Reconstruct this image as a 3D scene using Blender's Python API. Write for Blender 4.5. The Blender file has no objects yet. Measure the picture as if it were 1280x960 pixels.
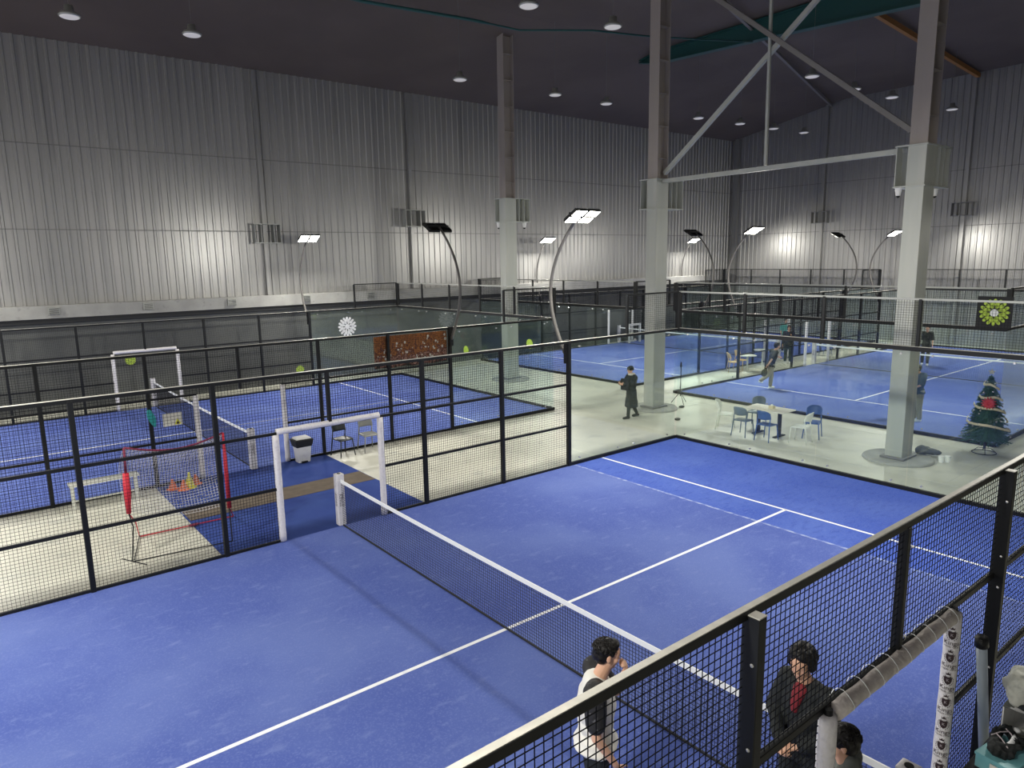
import bpy, math, random
from mathutils import Vector, Matrix, noise
random.seed(7)
SC = bpy.context.scene
COL = SC.collection
PI = math.pi
V = Vector

# ------------------------------------------------------------------ materials
def mat(name, col, rough=.6, metal=0., emit=None, es=0., spec=.5, n=None, bump=None):
    m = bpy.data.materials.new(name); m.use_nodes = True
    nt = m.node_tree; b = nt.nodes['Principled BSDF']
    b.inputs['Base Color'].default_value = (*col, 1); b.inputs['Roughness'].default_value = rough
    b.inputs['Metallic'].default_value = metal; b.inputs['Specular IOR Level'].default_value = spec
    if emit: b.inputs['Emission Color'].default_value = (*emit, 1); b.inputs['Emission Strength'].default_value = es
    co = nt.nodes.new('ShaderNodeTexCoord')
    if n:                                   # n = list of (scale, colour2, lo, hi, stretch)
        prev = None
        for (sc, c2, lo, hi, st) in n:
            mp = nt.nodes.new('ShaderNodeMapping'); mp.inputs['Scale'].default_value = st
            nt.links.new(co.outputs['Object'], mp.inputs['Vector'])
            t = nt.nodes.new('ShaderNodeTexNoise'); t.inputs['Scale'].default_value = sc; t.inputs['Detail'].default_value = 5
            nt.links.new(mp.outputs[0], t.inputs['Vector'])
            r = nt.nodes.new('ShaderNodeMapRange'); r.inputs[1].default_value = lo; r.inputs[2].default_value = hi
            nt.links.new(t.outputs['Fac'], r.inputs[0])
            x = nt.nodes.new('ShaderNodeMix'); x.data_type = 'RGBA'
            x.inputs[7].default_value = (*c2, 1)
            if prev: nt.links.new(prev, x.inputs[6])
            else: x.inputs[6].default_value = (*col, 1)
            nt.links.new(r.outputs[0], x.inputs[0]); prev = x.outputs[2]
        nt.links.new(prev, b.inputs['Base Color'])
    if bump:
        t = nt.nodes.new('ShaderNodeTexNoise'); t.inputs['Scale'].default_value = bump[0]; t.inputs['Detail'].default_value = 4
        nt.links.new(co.outputs['Object'], t.inputs['Vector'])
        bp = nt.nodes.new('ShaderNodeBump'); bp.inputs['Strength'].default_value = bump[1]; bp.inputs['Distance'].default_value = .02
        nt.links.new(t.outputs['Fac'], bp.inputs['Height']); nt.links.new(bp.outputs[0], b.inputs['Normal'])
    return m
one = (1, 1, 1)
M = {}
M['turf'] = mat('turf', (.082, .122, .40), .9, spec=.12, n=[(.4, (.128, .180, .465), .42, .66, one), (3.5, (.17, .22, .50), .58, .82, (1, 2.2, 1)), (45, (.17, .22, .50), .5, .85, one)], bump=(180, .5))
M['turf_bright'] = mat('turf_bright', (.062, .112, .46), .9, spec=.12, n=[(.5, (.09, .15, .50), .42, .66, one), (4, (.05, .09, .40), .5, .8, (1, 2.5, 1)), (45, (.15, .21, .52), .5, .85, one)], bump=(180, .5))
M['scuff'] = mat('scuff', (.30, .36, .58), .9, n=[(7, (.12, .17, .46), .42, .55, one)])
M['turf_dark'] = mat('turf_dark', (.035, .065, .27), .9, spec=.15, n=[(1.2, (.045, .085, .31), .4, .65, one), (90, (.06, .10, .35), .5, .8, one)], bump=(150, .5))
M['brown_strip'] = mat('brown_strip', (.13, .105, .085), .9, spec=.2, n=[(3, (.17, .14, .11), .4, .7, one)])
M['line'] = mat('line', (.80, .82, .85), .8, n=[(6, (.66, .70, .78), .55, .75, one)])
M['floor'] = mat('floor', (.55, .55, .475), .42, spec=.45, n=[(.35, (.64, .63, .54), .42, .62, one), (1.6, (.42, .43, .39), .55, .78, one), (14, (.60, .59, .52), .5, .8, one)])
M['joint'] = mat('joint', (.62, .62, .58), .7)
M['pad'] = mat('pad', (.33, .34, .32), .8, n=[(3, (.40, .40, .37), .4, .7, one)])
M['wall'] = mat('wall', (.32, .32, .312), .33, metal=.45, n=[(.5, (.36, .355, .345), .4, .65, (6, 6, .15)), (2.4, (.23, .23, .235), .55, .75, (4, 4, .08))])
M['lowwall'] = mat('lowwall', (.085, .09, .09), .7, n=[(.8, (.12, .125, .12), .4, .7, one)])
M['band'] = mat('band', (.30, .30, .285), .7, n=[(1.5, (.37, .37, .35), .4, .65, one), (6, (.23, .23, .22), .6, .8, one)])
M['ceil'] = mat('ceil', (.105, .082, .070), .75, n=[(.3, (.125, .098, .084), .4, .6, one)])
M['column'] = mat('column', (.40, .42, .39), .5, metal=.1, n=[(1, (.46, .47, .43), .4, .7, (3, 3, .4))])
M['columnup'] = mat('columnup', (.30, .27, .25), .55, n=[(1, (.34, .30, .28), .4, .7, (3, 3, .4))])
M['steel'] = mat('steel', (.20, .20, .195), .5, metal=.2)
M['brace'] = mat('brace', (.20, .19, .18), .5)
M['teal'] = mat('teal', (.012, .075, .075), .5)
M['orange'] = mat('orange', (.36, .16, .035), .55)
M['black'] = mat('black', (.009, .010, .011), .5, spec=.3)
M['poledark'] = mat('poledark', (.13, .125, .12), .4, metal=.5)
M['matte'] = mat('matte', (.012, .013, .015), .7)
M['wire'] = mat('wire', (.005, .006, .010), .7, spec=.15)
M['cap'] = mat('cap', (.50, .49, .44), .45, n=[(12, (.60, .58, .52), .4, .7, one)])  # pale tone for lamp light painted on black rail tops; also the star
M['galv'] = mat('galv', (.34, .35, .33), .4, metal=.5)
M['foamgrey'] = mat('foamgrey', (.60, .55, .52), .5, n=[(14, (.74, .69, .65), .45, .7, one)], bump=(22, .6))
M['white'] = mat('white', (.78, .78, .77), .5, n=[(10, (.68, .67, .68), .5, .75, one)])
M['padwhite'] = mat('padwhite', (.78, .76, .77), .5, n=[(20, (.66, .64, .66), .52, .7, one)], bump=(30, .5))
M['tape'] = mat('tape', (.85, .87, .88), .7)
M['net'] = mat('net', (.012, .014, .03), .7)
M['ink'] = mat('ink', (.035, .018, .022), .6)
M['inkpale'] = mat('inkpale', (.45, .40, .42), .6)
M['inkgrey'] = mat('inkgrey', (.12, .09, .11), .6)
M['lamp_on'] = mat('lamp_on', (.9, .9, .85), .4, emit=(1, .96, .82), es=28)
M['bay'] = mat('bay', (.62, .60, .58), .5, emit=(1, .95, .92), es=.22)
M['chairwhite'] = mat('chairwhite', (.78, .80, .74), .4)
M['chairblue'] = mat('chairblue', (.055, .12, .34), .4)
M['chairgrey'] = mat('chairgrey', (.12, .17, .24), .4)
M['chairdark'] = mat('chairdark', (.020, .026, .032), .4)
M['chairpale'] = mat('chairpale', (.30, .31, .30), .4)
M['chairyellow'] = mat('chairyellow', (.62, .42, .16), .45)
M['tabletop'] = mat('tabletop', (.78, .74, .66), .4)
M['red'] = mat('red', (.62, .025, .05), .6)
M['deepred'] = mat('deepred', (.22, .03, .07), .7)
M['netwhite'] = mat('netwhite', (.55, .55, .58), .7)
M['yellow'] = mat('yellow', (.75, .72, .06), .5)
M['lime'] = mat('lime', (.45, .62, .06), .5)
M['orange2'] = mat('orange2', (.75, .16, .05), .5)
M['tealcloth'] = mat('tealcloth', (.03, .35, .36), .7)
M['tealbox'] = mat('tealbox', (.16, .42, .46), .5, n=[(6, (.22, .50, .52), .4, .7, one)])
M['greybag'] = mat('greybag', (.34, .35, .31), .6, n=[(5, (.50, .50, .44), .45, .7, one), (14, (.2, .22, .2), .6, .8, one)], bump=(9, .9))
M['paper'] = mat('paper', (.72, .71, .64), .7)
M['skin'] = mat('skin', (.62, .36, .24), .55, n=[(8, (.68, .40, .28), .4, .7, one)])
M['lip'] = mat('lip', (.42, .13, .11), .5)
M['hair'] = mat('hair', (.006, .005, .005), .5, spec=.3, n=[(40, (.014, .012, .011), .5, .8, one)])
M['eye'] = mat('eye', (.02, .015, .012), .3)
M['shirtwhite'] = mat('shirtwhite', (.74, .73, .68), .8, bump=(9, .4))
M['shirtblack'] = mat('shirtblack', (.014, .014, .016), .75, n=[(26, (.10, .10, .11), .62, .70, one)], bump=(14, .5))
M['cloth_black'] = mat('cloth_black', (.010, .013, .014), .8, bump=(12, .6))
M['cloth_red'] = mat('cloth_red', (.19, .012, .02), .8)
M['cloth_khaki'] = mat('cloth_khaki', (.27, .25, .19), .85)
M['cloth_grey'] = mat('cloth_grey', (.10, .11, .10), .8)
M['cloth_darkgreen'] = mat('cloth_darkgreen', (.03, .05, .045), .85)
M['fur'] = mat('fur', (.66, .62, .55), .95)
M['needles'] = mat('needles', (.018, .085, .040), .7, n=[(7, (.04, .14, .06), .4, .7, one)])
M['trunk'] = mat('trunk', (.05, .03, .02), .8)
M['ribbon'] = mat('ribbon', (.66, .58, .40), .5, n=[(9, (.78, .70, .52), .4, .7, one)])
M['redbow'] = mat('redbow', (.55, .02, .03), .5)
M['silver'] = mat('silver', (.7, .7, .68), .25, metal=.6)
M['turq'] = mat('turq', (.10, .45, .36), .6)
M['clearplastic'] = mat('clearplastic', (.34, .40, .46), .3)
def cloth_print(name, cols, scale):
    m = bpy.data.materials.new(name); m.use_nodes = True; nt = m.node_tree; b = nt.nodes['Principled BSDF']
    co = nt.nodes.new('ShaderNodeTexCoord'); t = nt.nodes.new('ShaderNodeTexNoise'); t.inputs['Scale'].default_value = scale; t.inputs['Detail'].default_value = 8
    t.inputs['Roughness'].default_value = .7
    sep = nt.nodes.new('ShaderNodeSeparateXYZ'); nt.links.new(co.outputs['Object'], sep.inputs[0])
    add = nt.nodes.new('ShaderNodeMath'); add.operation = 'MULTIPLY_ADD'; add.inputs[1].default_value = .34
    nt.links.new(co.outputs['Object'], t.inputs['Vector']); nt.links.new(sep.outputs[2], add.inputs[0]); nt.links.new(t.outputs['Fac'], add.inputs[2])
    r = nt.nodes.new('ShaderNodeValToRGB'); e = r.color_ramp.elements
    while len(e) < len(cols): e.new(.5)
    for i, (p, c) in enumerate(cols): e[i].position = p; e[i].color = (*c, 1)
    nt.links.new(add.outputs[0], r.inputs[0]); nt.links.new(r.outputs[0], b.inputs['Base Color']); b.inputs['Roughness'].default_value = .7
    return m
M['banner'] = cloth_print('banner', [(.44, (.02, .03, .02)), (.53, (.10, .03, .02)), (.575, (.55, .32, .24)), (.61, (.07, .02, .03)), (.67, (.16, .05, .02)), (.72, (.48, .19, .05)), (.77, (.14, .05, .02)), (.84, (.38, .13, .03))], 6)
def glassmat():
    m = bpy.data.materials.new('glass'); m.use_nodes = True; nt = m.node_tree; nt.nodes.clear()
    o = nt.nodes.new('ShaderNodeOutputMaterial'); t = nt.nodes.new('ShaderNodeBsdfTransparent'); g = nt.nodes.new('ShaderNodeBsdfGlossy')
    t.inputs[0].default_value = (.955, .985, .972, 1); g.inputs['Roughness'].default_value = .04; g.inputs[0].default_value = (.9, 1, .97, 1)
    f = nt.nodes.new('ShaderNodeLayerWeight'); f.inputs[0].default_value = .5      # symmetric facing term, Schlick style
    pw = nt.nodes.new('ShaderNodeMath'); pw.operation = 'POWER'; pw.inputs[1].default_value = 4.5
    ad = nt.nodes.new('ShaderNodeMath'); ad.operation = 'MULTIPLY_ADD'; ad.inputs[1].default_value = .8; ad.inputs[2].default_value = .04
    nt.links.new(f.outputs['Facing'], pw.inputs[0]); nt.links.new(pw.outputs[0], ad.inputs[0])
    x = nt.nodes.new('ShaderNodeMixShader'); nt.links.new(ad.outputs[0], x.inputs[0]); nt.links.new(t.outputs[0], x.inputs[1]); nt.links.new(g.outputs[0], x.inputs[2]); nt.links.new(x.outputs[0], o.inputs[0])
    return m
M['glass'] = glassmat()

# ------------------------------------------------------------------ helpers
def tag(o, label=None, cat=None, group=None, kind=None):
    if label: o['label'] = label
    if cat: o['category'] = cat
    if group: o['group'] = group
    if kind: o['kind'] = kind
    return o
def thing(name, label, cat, loc=(0, 0, 0), rz=0, group=None):
    o = bpy.data.objects.new(name, None); COL.objects.link(o); o.location = loc; o.rotation_euler = (0, 0, rz)
    o.empty_display_size = .2
    return tag(o, label, cat, group)
def wloc(p):
    s = V((0, 0, 0))
    while p: s += p.location; p = p.parent
    return s
class MB:
    def __init__(s): s.v = []; s.f = []
    def add(s, vs, fs):
        k = len(s.v); s.v += [tuple(v) for v in vs]; s.f += [tuple(i + k for i in f) for f in fs]; return s
    def box(s, x0, x1, y0, y1, z0, z1):
        return s.add([(x0, y0, z0), (x1, y0, z0), (x1, y1, z0), (x0, y1, z0), (x0, y0, z1), (x1, y0, z1), (x1, y1, z1), (x0, y1, z1)],
                     [(0, 3, 2, 1), (4, 5, 6, 7), (0, 1, 5, 4), (1, 2, 6, 5), (2, 3, 7, 6), (3, 0, 4, 7)])
    def bar(s, a, b, w, h=None, up=(0, 0, 1)):
        a, b = V(a), V(b); h = h or w; d = (b - a).normalized(); u = V(up)
        if abs(d.dot(u)) > .98: u = V((1, 0, 0)) if abs(d.x) < .9 else V((0, 1, 0))
        r = d.cross(u).normalized() * (w / 2); q = r.cross(d).normalized() * (h / 2)
        return s.add([a - r - q, a + r - q, a + r + q, a - r + q, b - r - q, b + r - q, b + r + q, b - r + q],
                     [(0, 1, 2, 3), (4, 7, 6, 5), (0, 4, 5, 1), (1, 5, 6, 2), (2, 6, 7, 3), (3, 7, 4, 0)])
    def tube(s, pts, r, n=8, closed=False, caps=True):
        pts = [V(p) for p in pts]; rr = r if isinstance(r, (list, tuple)) else [r] * len(pts)
        m = len(pts); vs = []; u = None
        for i, p in enumerate(pts):
            if closed: d = pts[(i + 1) % m] - pts[i - 1]
            else: d = pts[min(i + 1, m - 1)] - pts[max(i - 1, 0)]
            d.normalize()
            if u is None:
                u = V((0, 0, 1)) if abs(d.z) < .9 else V((1, 0, 0))
            u = (u - d * u.dot(d)).normalized(); w = d.cross(u)
            for k in range(n):
                t = 2 * PI * k / n; vs.append(p + (u * math.cos(t) + w * math.sin(t)) * rr[i])
        fs = []
        for i in range(m if closed else m - 1):
            j = (i + 1) % m
            for k in range(n): fs.append((i * n + k, i * n + (k + 1) % n, j * n + (k + 1) % n, j * n + k))
        if caps and not closed: fs.append(tuple(range(n - 1, -1, -1))); fs.append(tuple((m - 1) * n + k for k in range(n)))
        return s.add(vs, fs)
    def ell(s, c, r, rot=None, nu=14, nv=9):
        c = V(c); R = rot or Matrix.Identity(3); vs = [c + R @ V((0, 0, -r[2]))]; fs = []
        for i in range(1, nv):
            ph = -PI / 2 + PI * i / nv
            for k in range(nu):
                t = 2 * PI * k / nu; vs.append(c + R @ V((r[0] * math.cos(ph) * math.cos(t), r[1] * math.cos(ph) * math.sin(t), r[2] * math.sin(ph))))
        vs.append(c + R @ V((0, 0, r[2]))); L = len(vs) - 1
        for k in range(nu):
            fs.append((0, 1 + (k + 1) % nu, 1 + k)); fs.append((L, L - nu + k, L - nu + (k + 1) % nu))
        for i in range(nv - 2):
            for k in range(nu): a = 1 + i * nu; fs.append((a + k, a + (k + 1) % nu, a + nu + (k + 1) % nu, a + nu + k))
        return s.add(vs, fs)
    def loft(s, rings, n=18, rot=0):          # rings: (cx, cy, cz, rx, ry)
        vs = []; fs = []; c, sn = math.cos(rot), math.sin(rot)
        for (cx, cy, cz, rx, ry) in rings:
            for k in range(n):
                t = 2 * PI * k / n; x, y = rx * math.cos(t), ry * math.sin(t)
                vs.append((cx + x * c - y * sn, cy + x * sn + y * c, cz))
        for i in range(len(rings) - 1):
            for k in range(n): fs.append((i * n + k, i * n + (k + 1) % n, (i + 1) * n + (k + 1) % n, (i + 1) * n + k))
        fs.append(tuple(range(n - 1, -1, -1))); fs.append(tuple((len(rings) - 1) * n + k for k in range(n)))
        return s.add(vs, fs)
    def cap(s, a, b, ra, rb, n=12):           # capsule
        s.tube([a, b], [ra, rb], n); s.ell(a, (ra,) * 3, nu=n, nv=8); s.ell(b, (rb,) * 3, nu=n, nv=8); return s
    def build(s, name, m, parent=None, smooth=False, bevel=0, local=False):
        off = V((0, 0, 0)) if (local or parent is None) else wloc(parent)
        me = bpy.data.meshes.new(name); me.from_pydata([V(v) - off for v in s.v], [], s.f); me.update()
        o = bpy.data.objects.new(name, me); COL.objects.link(o); o.parent = parent
        if m: me.materials.append(m)
        if smooth: me.polygons.foreach_set('use_smooth', [True] * len(me.polygons))
        if bevel:
            b = o.modifiers.new('bevel', 'BEVEL'); b.width = bevel; b.segments = 2; b.limit_method = 'ANGLE'
        return o
def remeshed(mb, voxel, smooth_iter=4, disp=None):
    o = mb.build('tmp', None)
    r = o.modifiers.new('r', 'REMESH'); r.mode = 'VOXEL'; r.voxel_size = voxel
    sm = o.modifiers.new('s', 'SMOOTH'); sm.iterations = smooth_iter; sm.factor = .6
    dg = bpy.context.evaluated_depsgraph_get(); dg.update()
    me = bpy.data.meshes.new_from_object(o.evaluated_get(dg)); bpy.data.objects.remove(o)
    out = MB(); out.v = [tuple(v.co) for v in me.vertices]; out.f = [tuple(p.vertices) for p in me.polygons]
    if disp:
        amp, sc = disp; nv = []
        for v in me.vertices:
            k = noise.noise(V((v.co.x * sc, v.co.y * sc, v.co.z * sc * .55))) + .4 * noise.noise(V(v.co) * sc * 2.3)
            nv.append(tuple(v.co + v.normal * amp * k))
        out.v = nv
    bpy.data.meshes.remove(me)
    return out
def copy_tree(o, parent=None):
    c = o.copy(); COL.objects.link(c)
    if parent: c.parent = parent
    for ch in list(o.children): copy_tree(ch, c)
    return c
_text = {}
def text_geo(txt, size, rough=2):
    if (txt, size) in _text: return _text[(txt, size)]
    cu = bpy.data.curves.new('t', 'FONT'); cu.body = txt; cu.size = size; cu.align_x = 'CENTER'; cu.align_y = 'CENTER'; cu.extrude = 0; cu.resolution_u = rough; cu.offset = 0
    o = bpy.data.objects.new('t', cu); COL.objects.link(o)
    dg = bpy.context.evaluated_depsgraph_get(); dg.update()
    me = bpy.data.meshes.new_from_object(o.evaluated_get(dg))
    g = ([tuple(v.co) for v in me.vertices], [tuple(p.vertices) for p in me.polygons])
    bpy.data.objects.remove(o); bpy.data.meshes.remove(me); _text[(txt, size)] = g
    return g

# ------------------------------------------------------------------ the hall
def struct(o): o['kind'] = 'structure'; return o
WX, WY = 36.4, 21.6
X0, Y0 = -13.0, -14.0
struct(MB().box(X0, WX + .3, Y0, WY + .3, -.2, 0).build('floor', M['floor']))
jb = MB()
for x in (11.1, 14.4): jb.box(x - .006, x + .006, Y0, WY, 0, .002)
for y in (7.4, -1.35, -4.9): jb.box(10.15, WX, y - .006, y + .006, 0, .002)
struct(jb.build('trim_1', M['joint']))
# ribbed metal cladding
def ribbed(a, b, z0, z1, nrm, pitch=.3, d=.035):
    a, b = V(a), V(b); L = (b - a).length; t = (b - a).normalized(); n = V(nrm); mb = MB(); prof = []
    k = 0; x = 0
    while x < L:
        for (fx, h) in ((0, 0), (.62, 0), (.70, 1), (.92, 1)):
            if x + fx * pitch <= L: prof.append((x + fx * pitch, h * d))
        x += pitch
    prof.append((L, 0)); vs = []
    for (x, h) in prof:
        p = a + t * x + n * h; vs += [(p.x, p.y, z0), (p.x, p.y, z1)]
    for (x, h) in ((L, -.12), (0, -.12)):
        p = a + t * x + n * h; vs += [(p.x, p.y, z0), (p.x, p.y, z1)]
    m = len(vs) // 2
    fs = [(2 * i, 2 * ((i + 1) % m), 2 * ((i + 1) % m) + 1, 2 * i + 1) for i in range(m)]
    mb.add(vs, fs); return mb
struct(ribbed((X0, WY, 0), (WX, WY, 0), 3.3, 12.6, (0, -1, 0)).build('wall_left', M['wall']))
struct(ribbed((WX, WY, 0), (WX, Y0, 0), 0, 14.2, (-1, 0, 0)).build('wall_back', M['wall']))
struct(ribbed((WX, Y0, 0), (X0, Y0, 0), 0, 13.0, (0, 1, 0), 1.2).build('wall_light_block', M['wall']))  # unseen wall, added to keep world light off columns and fence posts
struct(MB().box(X0, WX, WY - .04, WY + .16, 0, 3.3).build('wall_left_lower', M['lowwall']))
struct(MB().box(X0, 34, WY - .32, WY - .041, 3.22, 3.66).build('trim_2', M['band'], bevel=.01))
struct(MB().box(X0, 34, WY - .25, WY - .041, 3.06, 3.215).build('trim_3', M['matte']))
gb = MB()
for z in (6.15, 8.9): gb.box(X0, WX, WY - .047, WY - .036, z, z + .035)
struct(gb.build('trim_4', M['steel']))
gb = MB()
for z in (6.2, 9.0): gb.box(WX - .047, WX - .036, Y0, WY, z, z + .035)
struct(gb.build('trim_5', M['steel']))
prof = [(WY + .2, 12.2), (14.2, 13.6), (2, 13.75), (Y0, 13.0)]
vs = []
for (y, z) in prof: vs += [(X0, y, z), (WX + .2, y, z)]
for (y, z) in prof: vs += [(X0, y, z + .2), (WX + .2, y, z + .2)]
fs = [(2 * i, 2 * i + 1, 2 * i + 3, 2 * i + 2) for i in range(3)] + [(8 + 2 * i, 10 + 2 * i, 11 + 2 * i, 9 + 2 * i) for i in range(3)]
fs += [(0, 8, 9, 1), (6, 7, 15, 14), (0, 2, 10, 8), (2, 4, 12, 10), (4, 6, 14, 12), (1, 9, 11, 3), (3, 11, 13, 5), (5, 13, 15, 7)]
struct(MB().add(vs, fs).build('ceiling', M['ceil']))

# wall vents in the concrete band
for i, x in enumerate((-2.4, .5, 3.45, 6.45, 9.4)):
    lab = ['leftmost small vent box in the pale band of the left wall', 'small vent box in the pale band left of the far white gate', 'small vent box in the pale band right of the far white gate',
           'small vent box in the pale band right behind a curved light pole', 'rightmost small vent box in the pale band, near the court corner'][i]
    t = thing('wall_vent', lab, 'vent', (x, WY - .32, 3.36), group='vent boxes along the left wall band')
    MB().box(x - .17, x + .17, WY - .40, WY - .322, 3.34, 3.60).build('housing', M['galv'], t, bevel=.008)
    g = MB()
    for k in range(5): g.box(x - .14, x + .14, WY - .412, WY - .401, 3.37 + k * .043, 3.385 + k * .043)
    g.build('louvre', M['matte'], t)

# steel columns
def column(x, y, lab, top=13.6, up=7.3, pad=.78):
    hx, hy = .28, .20
    t = thing('steel_column', lab, 'column', (x, y, 0), group=None)
    m = MB(); m.loft([(x, y, 0.0, pad, pad), (x, y, .03, pad, pad), (x, y, .055, pad * .96, pad * .96)], 40); m.build('footing', M['pad'], t)
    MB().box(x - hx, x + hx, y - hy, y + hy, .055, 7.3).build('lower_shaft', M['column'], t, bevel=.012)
    MB().box(x - .36, x + .36, y - .28, y + .28, .055, .11).build('base_plate', M['steel'], t, bevel=.01)
    b = MB()
    for z in (6.38, 7.27): b.box(x - .33, x + 1.0, y - .24, y + .46, z, z + .03)
    for xx in (x + .42, x + .66, x + .95): b.box(xx, xx + .02, y - .22, y + .22, 6.41, 7.27)
    b.box(x + hx, x + .95, y - .01, y + .01, 6.41, 7.27)
    b.box(x - .30, x + .30, y + .42, y + .44, 6.41, 7.27); b.box(x - .01, x + .01, y + hy, y + .42, 6.41, 7.27)
    b.build('bracket', M['column'], t)
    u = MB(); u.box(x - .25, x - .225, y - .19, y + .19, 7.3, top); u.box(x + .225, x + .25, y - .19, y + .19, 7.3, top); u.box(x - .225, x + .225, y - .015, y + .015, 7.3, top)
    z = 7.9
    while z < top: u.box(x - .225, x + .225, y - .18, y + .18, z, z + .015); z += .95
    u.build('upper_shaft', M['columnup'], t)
    return t
column(12.35, .14, 'tall grey steel column beside the Christmas tree, right of the table')
column(12.6, 7.95, 'tall grey steel column behind the walking woman in black')
column(12.75, 15.7, 'tall grey steel column farthest left, behind the far court corner')
# wall brackets and half-columns
def wall_column(x, y, axis, lab, z1, zb=6.5):
    t = thing('wall_column', lab, 'column', (x, y, 0), group=None)
    if axis == 'y':
        MB().box(x - .07, x + .07, y - .14, y, 3.67, z1).build('shaft', M['wall'], t)
        b = MB()
        for z in (zb, zb + .72): b.box(x - .55, x + .55, y - .5, y - .14, z, z + .03)
        for xx in (x - .5, x - .25, x + .25, x + .5): b.box(xx - .01, xx + .01, y - .48, y - .14, zb + .03, zb + .72)
        b.build('bracket', M['galv'], t)
    else:
        MB().box(x - .15, x, y - .08, y + .08, 0, z1).build('shaft', M['wall'], t)
        b = MB()
        for z in (zb, zb + .65): b.box(x - .45, x - .15, y - .5, y + .5, z, z + .03)
        for yy in (y - .48, y - .22, y + .22, y + .48): b.box(x - .43, x - .15, yy - .01, yy + .01, zb + .03, zb + .65)
        b.build('bracket', M['steel'], t)
wall_column(5.0, WY - .05, 'y', 'narrow wall column with bracket behind the leftmost lit light pole', 12.2, 5.7)
wall_column(11.75, WY - .05, 'y', 'narrow wall column with wide bracket left of the dark curved light pole', 12.2, 6.42)
wall_column(WX - .05, 7.6, 'x', 'narrow back wall column with bracket right of the tree side steel column', 13.6, 6.7)
wall_column(WX - .05, 15.2, 'x', 'narrow back wall column with bracket above the middle of the back fence', 13.5, 6.7)
struct(MB().box(WX - .3, WX - .05, WY - .65, WY - .33, 0, 12.3).build('trim_6', M['steel']))

# bracing in the column row and roof members
def member(name, lab, cat, a, b, w, h, m, group=None, bev=0):
    o = MB().bar(a, b, w, h).build(name, m, None, bevel=bev); return tag(o, lab, cat, group)
member('tie_beam', 'long horizontal grey tie beam joining two tall columns above court', 'beam', (12.35, .34, 7.22), (12.6, 7.74, 7.22), .10, .12, M['column'])
member('hanger_rod', 'vertical grey hanger rod in the middle of the crossed bracing', 'rod', (12.48, 4.15, 7.30), (12.48, 4.2, 13.6), .07, .07, M['column'])
member('diagonal_brace', 'diagonal brace rising from right column towards the upper left', 'brace', (12.26, .36, 7.62), (12.4, 7.72, 13.4), .10, .12, M['brace'])
member('diagonal_brace', 'diagonal brace rising from left column towards the upper right', 'brace', (12.64, 7.72, 7.45), (12.46, .38, 13.1), .10, .12, M['column'])
member('roof_brace', 'orange roof brace passing behind the right steel column', 'roof beam', (20.7, 6.0, 13.45), (36.3, 7.5, 13.5), .16, .2, M['orange'])
member('roof_brace', 'dark brown roof brace ending high on the back wall', 'roof beam', (15.1, 8.1, 13.4), (36.3, 15.0, 13.35), .12, .14, M['brace'])
t = thing('roof_rafter', 'dark teal I-section roof rafter crossing above the right columns', 'roof beam', (20, 6, 13))
q = [(15.2, 13.4, 13.3), (14.2, 13.58, 13.1), (9, 13.62, 12.9), (2, 13.7, 12.55), (-4, 13.4, 12.3), (-12, 13.0, 12.2)]
w = MB(); f1 = MB(); f2 = MB()
for i in range(len(q) - 1):
    (ya, ta, ba), (yb, tb, bb) = q[i], q[i + 1]
    w.add([(19.98, ya, ba), (20.02, ya, ba), (20.02, ya, ta), (19.98, ya, ta), (19.98, yb, bb), (20.02, yb, bb), (20.02, yb, tb), (19.98, yb, tb)], [(0, 1, 2, 3), (4, 7, 6, 5), (0, 4, 5, 1), (1, 5, 6, 2), (2, 6, 7, 3), (3, 7, 4, 0)])
    f1.bar((20, ya, ba), (20, yb, bb), .34, .04); f2.bar((20, ya, ta - .02), (20, yb, tb - .02), .34, .04)
w.build('web', M['teal'], t); f1.build('lower_flange', M['teal'], t); f2.build('upper_flange', M['teal'], t)
pts = []
kp = [V(p) for p in ((3.2, 12.0, 12.05), (4.8, 11.93, 12.0), (8.1, 11.44, 12.0), (9.9, 11.36, 12.0), (11.8, 10.04, 12.0), (13.5, 9.5, 12.0), (16.5, 9.2, 12.3), (20, 9.2, 12.8))]
for i in range(len(kp) - 1):
    for k in range(5): pts.append(kp[i].lerp(kp[i + 1], k / 5))
tag(MB().tube(pts, [.05] * 12 + [.03] * (len(pts) - 12), 8).build('ceiling_cable', M['teal'], smooth=True), 'dark teal cable sagging beneath the dark ceiling', 'cable')

# high-bay discs hanging from the ceiling
def ceil_z(y): return 12.2 + (WY + .2 - y) * 1.4 / 7.6 if y > 14.2 else 13.6 + (14.2 - y) * .0123
bays = [(-1.97, 14.39), (.83, 14.19), (9.49, 14.1), (13.76, 13.96), (16.53, 13.96), (22.23, 13.74), (25.07, 13.49), (27.63, 13.31), (30.05, 13.08),
        (6.78, 7.21), (9.64, 7.11), (19.33, 6.79), (22.56, 6.88), (25.26, 6.68), (30.05, 6.24)]
blab = ['ceiling lamp nearest the top left corner of the hall', 'second ceiling lamp from the left in the far row', 'third ceiling lamp from the left in the far row', 'fourth ceiling lamp from the left in the far row',
        'fifth ceiling lamp from the left in the far row', 'sixth ceiling lamp of the far row, left of crossed bracing', 'ceiling lamp of the far row seen left of the hanger rod', 'ceiling lamp of the far row seen just right of the hanger rod', 'last ceiling lamp of the far row, nearest the back wall',
        'ceiling lamp at the top edge, leftmost of the near row', 'second ceiling lamp of the near row, left of the middle column', 'first ceiling lamp right of the crossed bracing', 'ceiling lamp in the middle of three beside the right diagonal brace', 'ceiling lamp just left of the right steel column', 'ceiling lamp just right of the right steel column']
b0 = None
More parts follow.
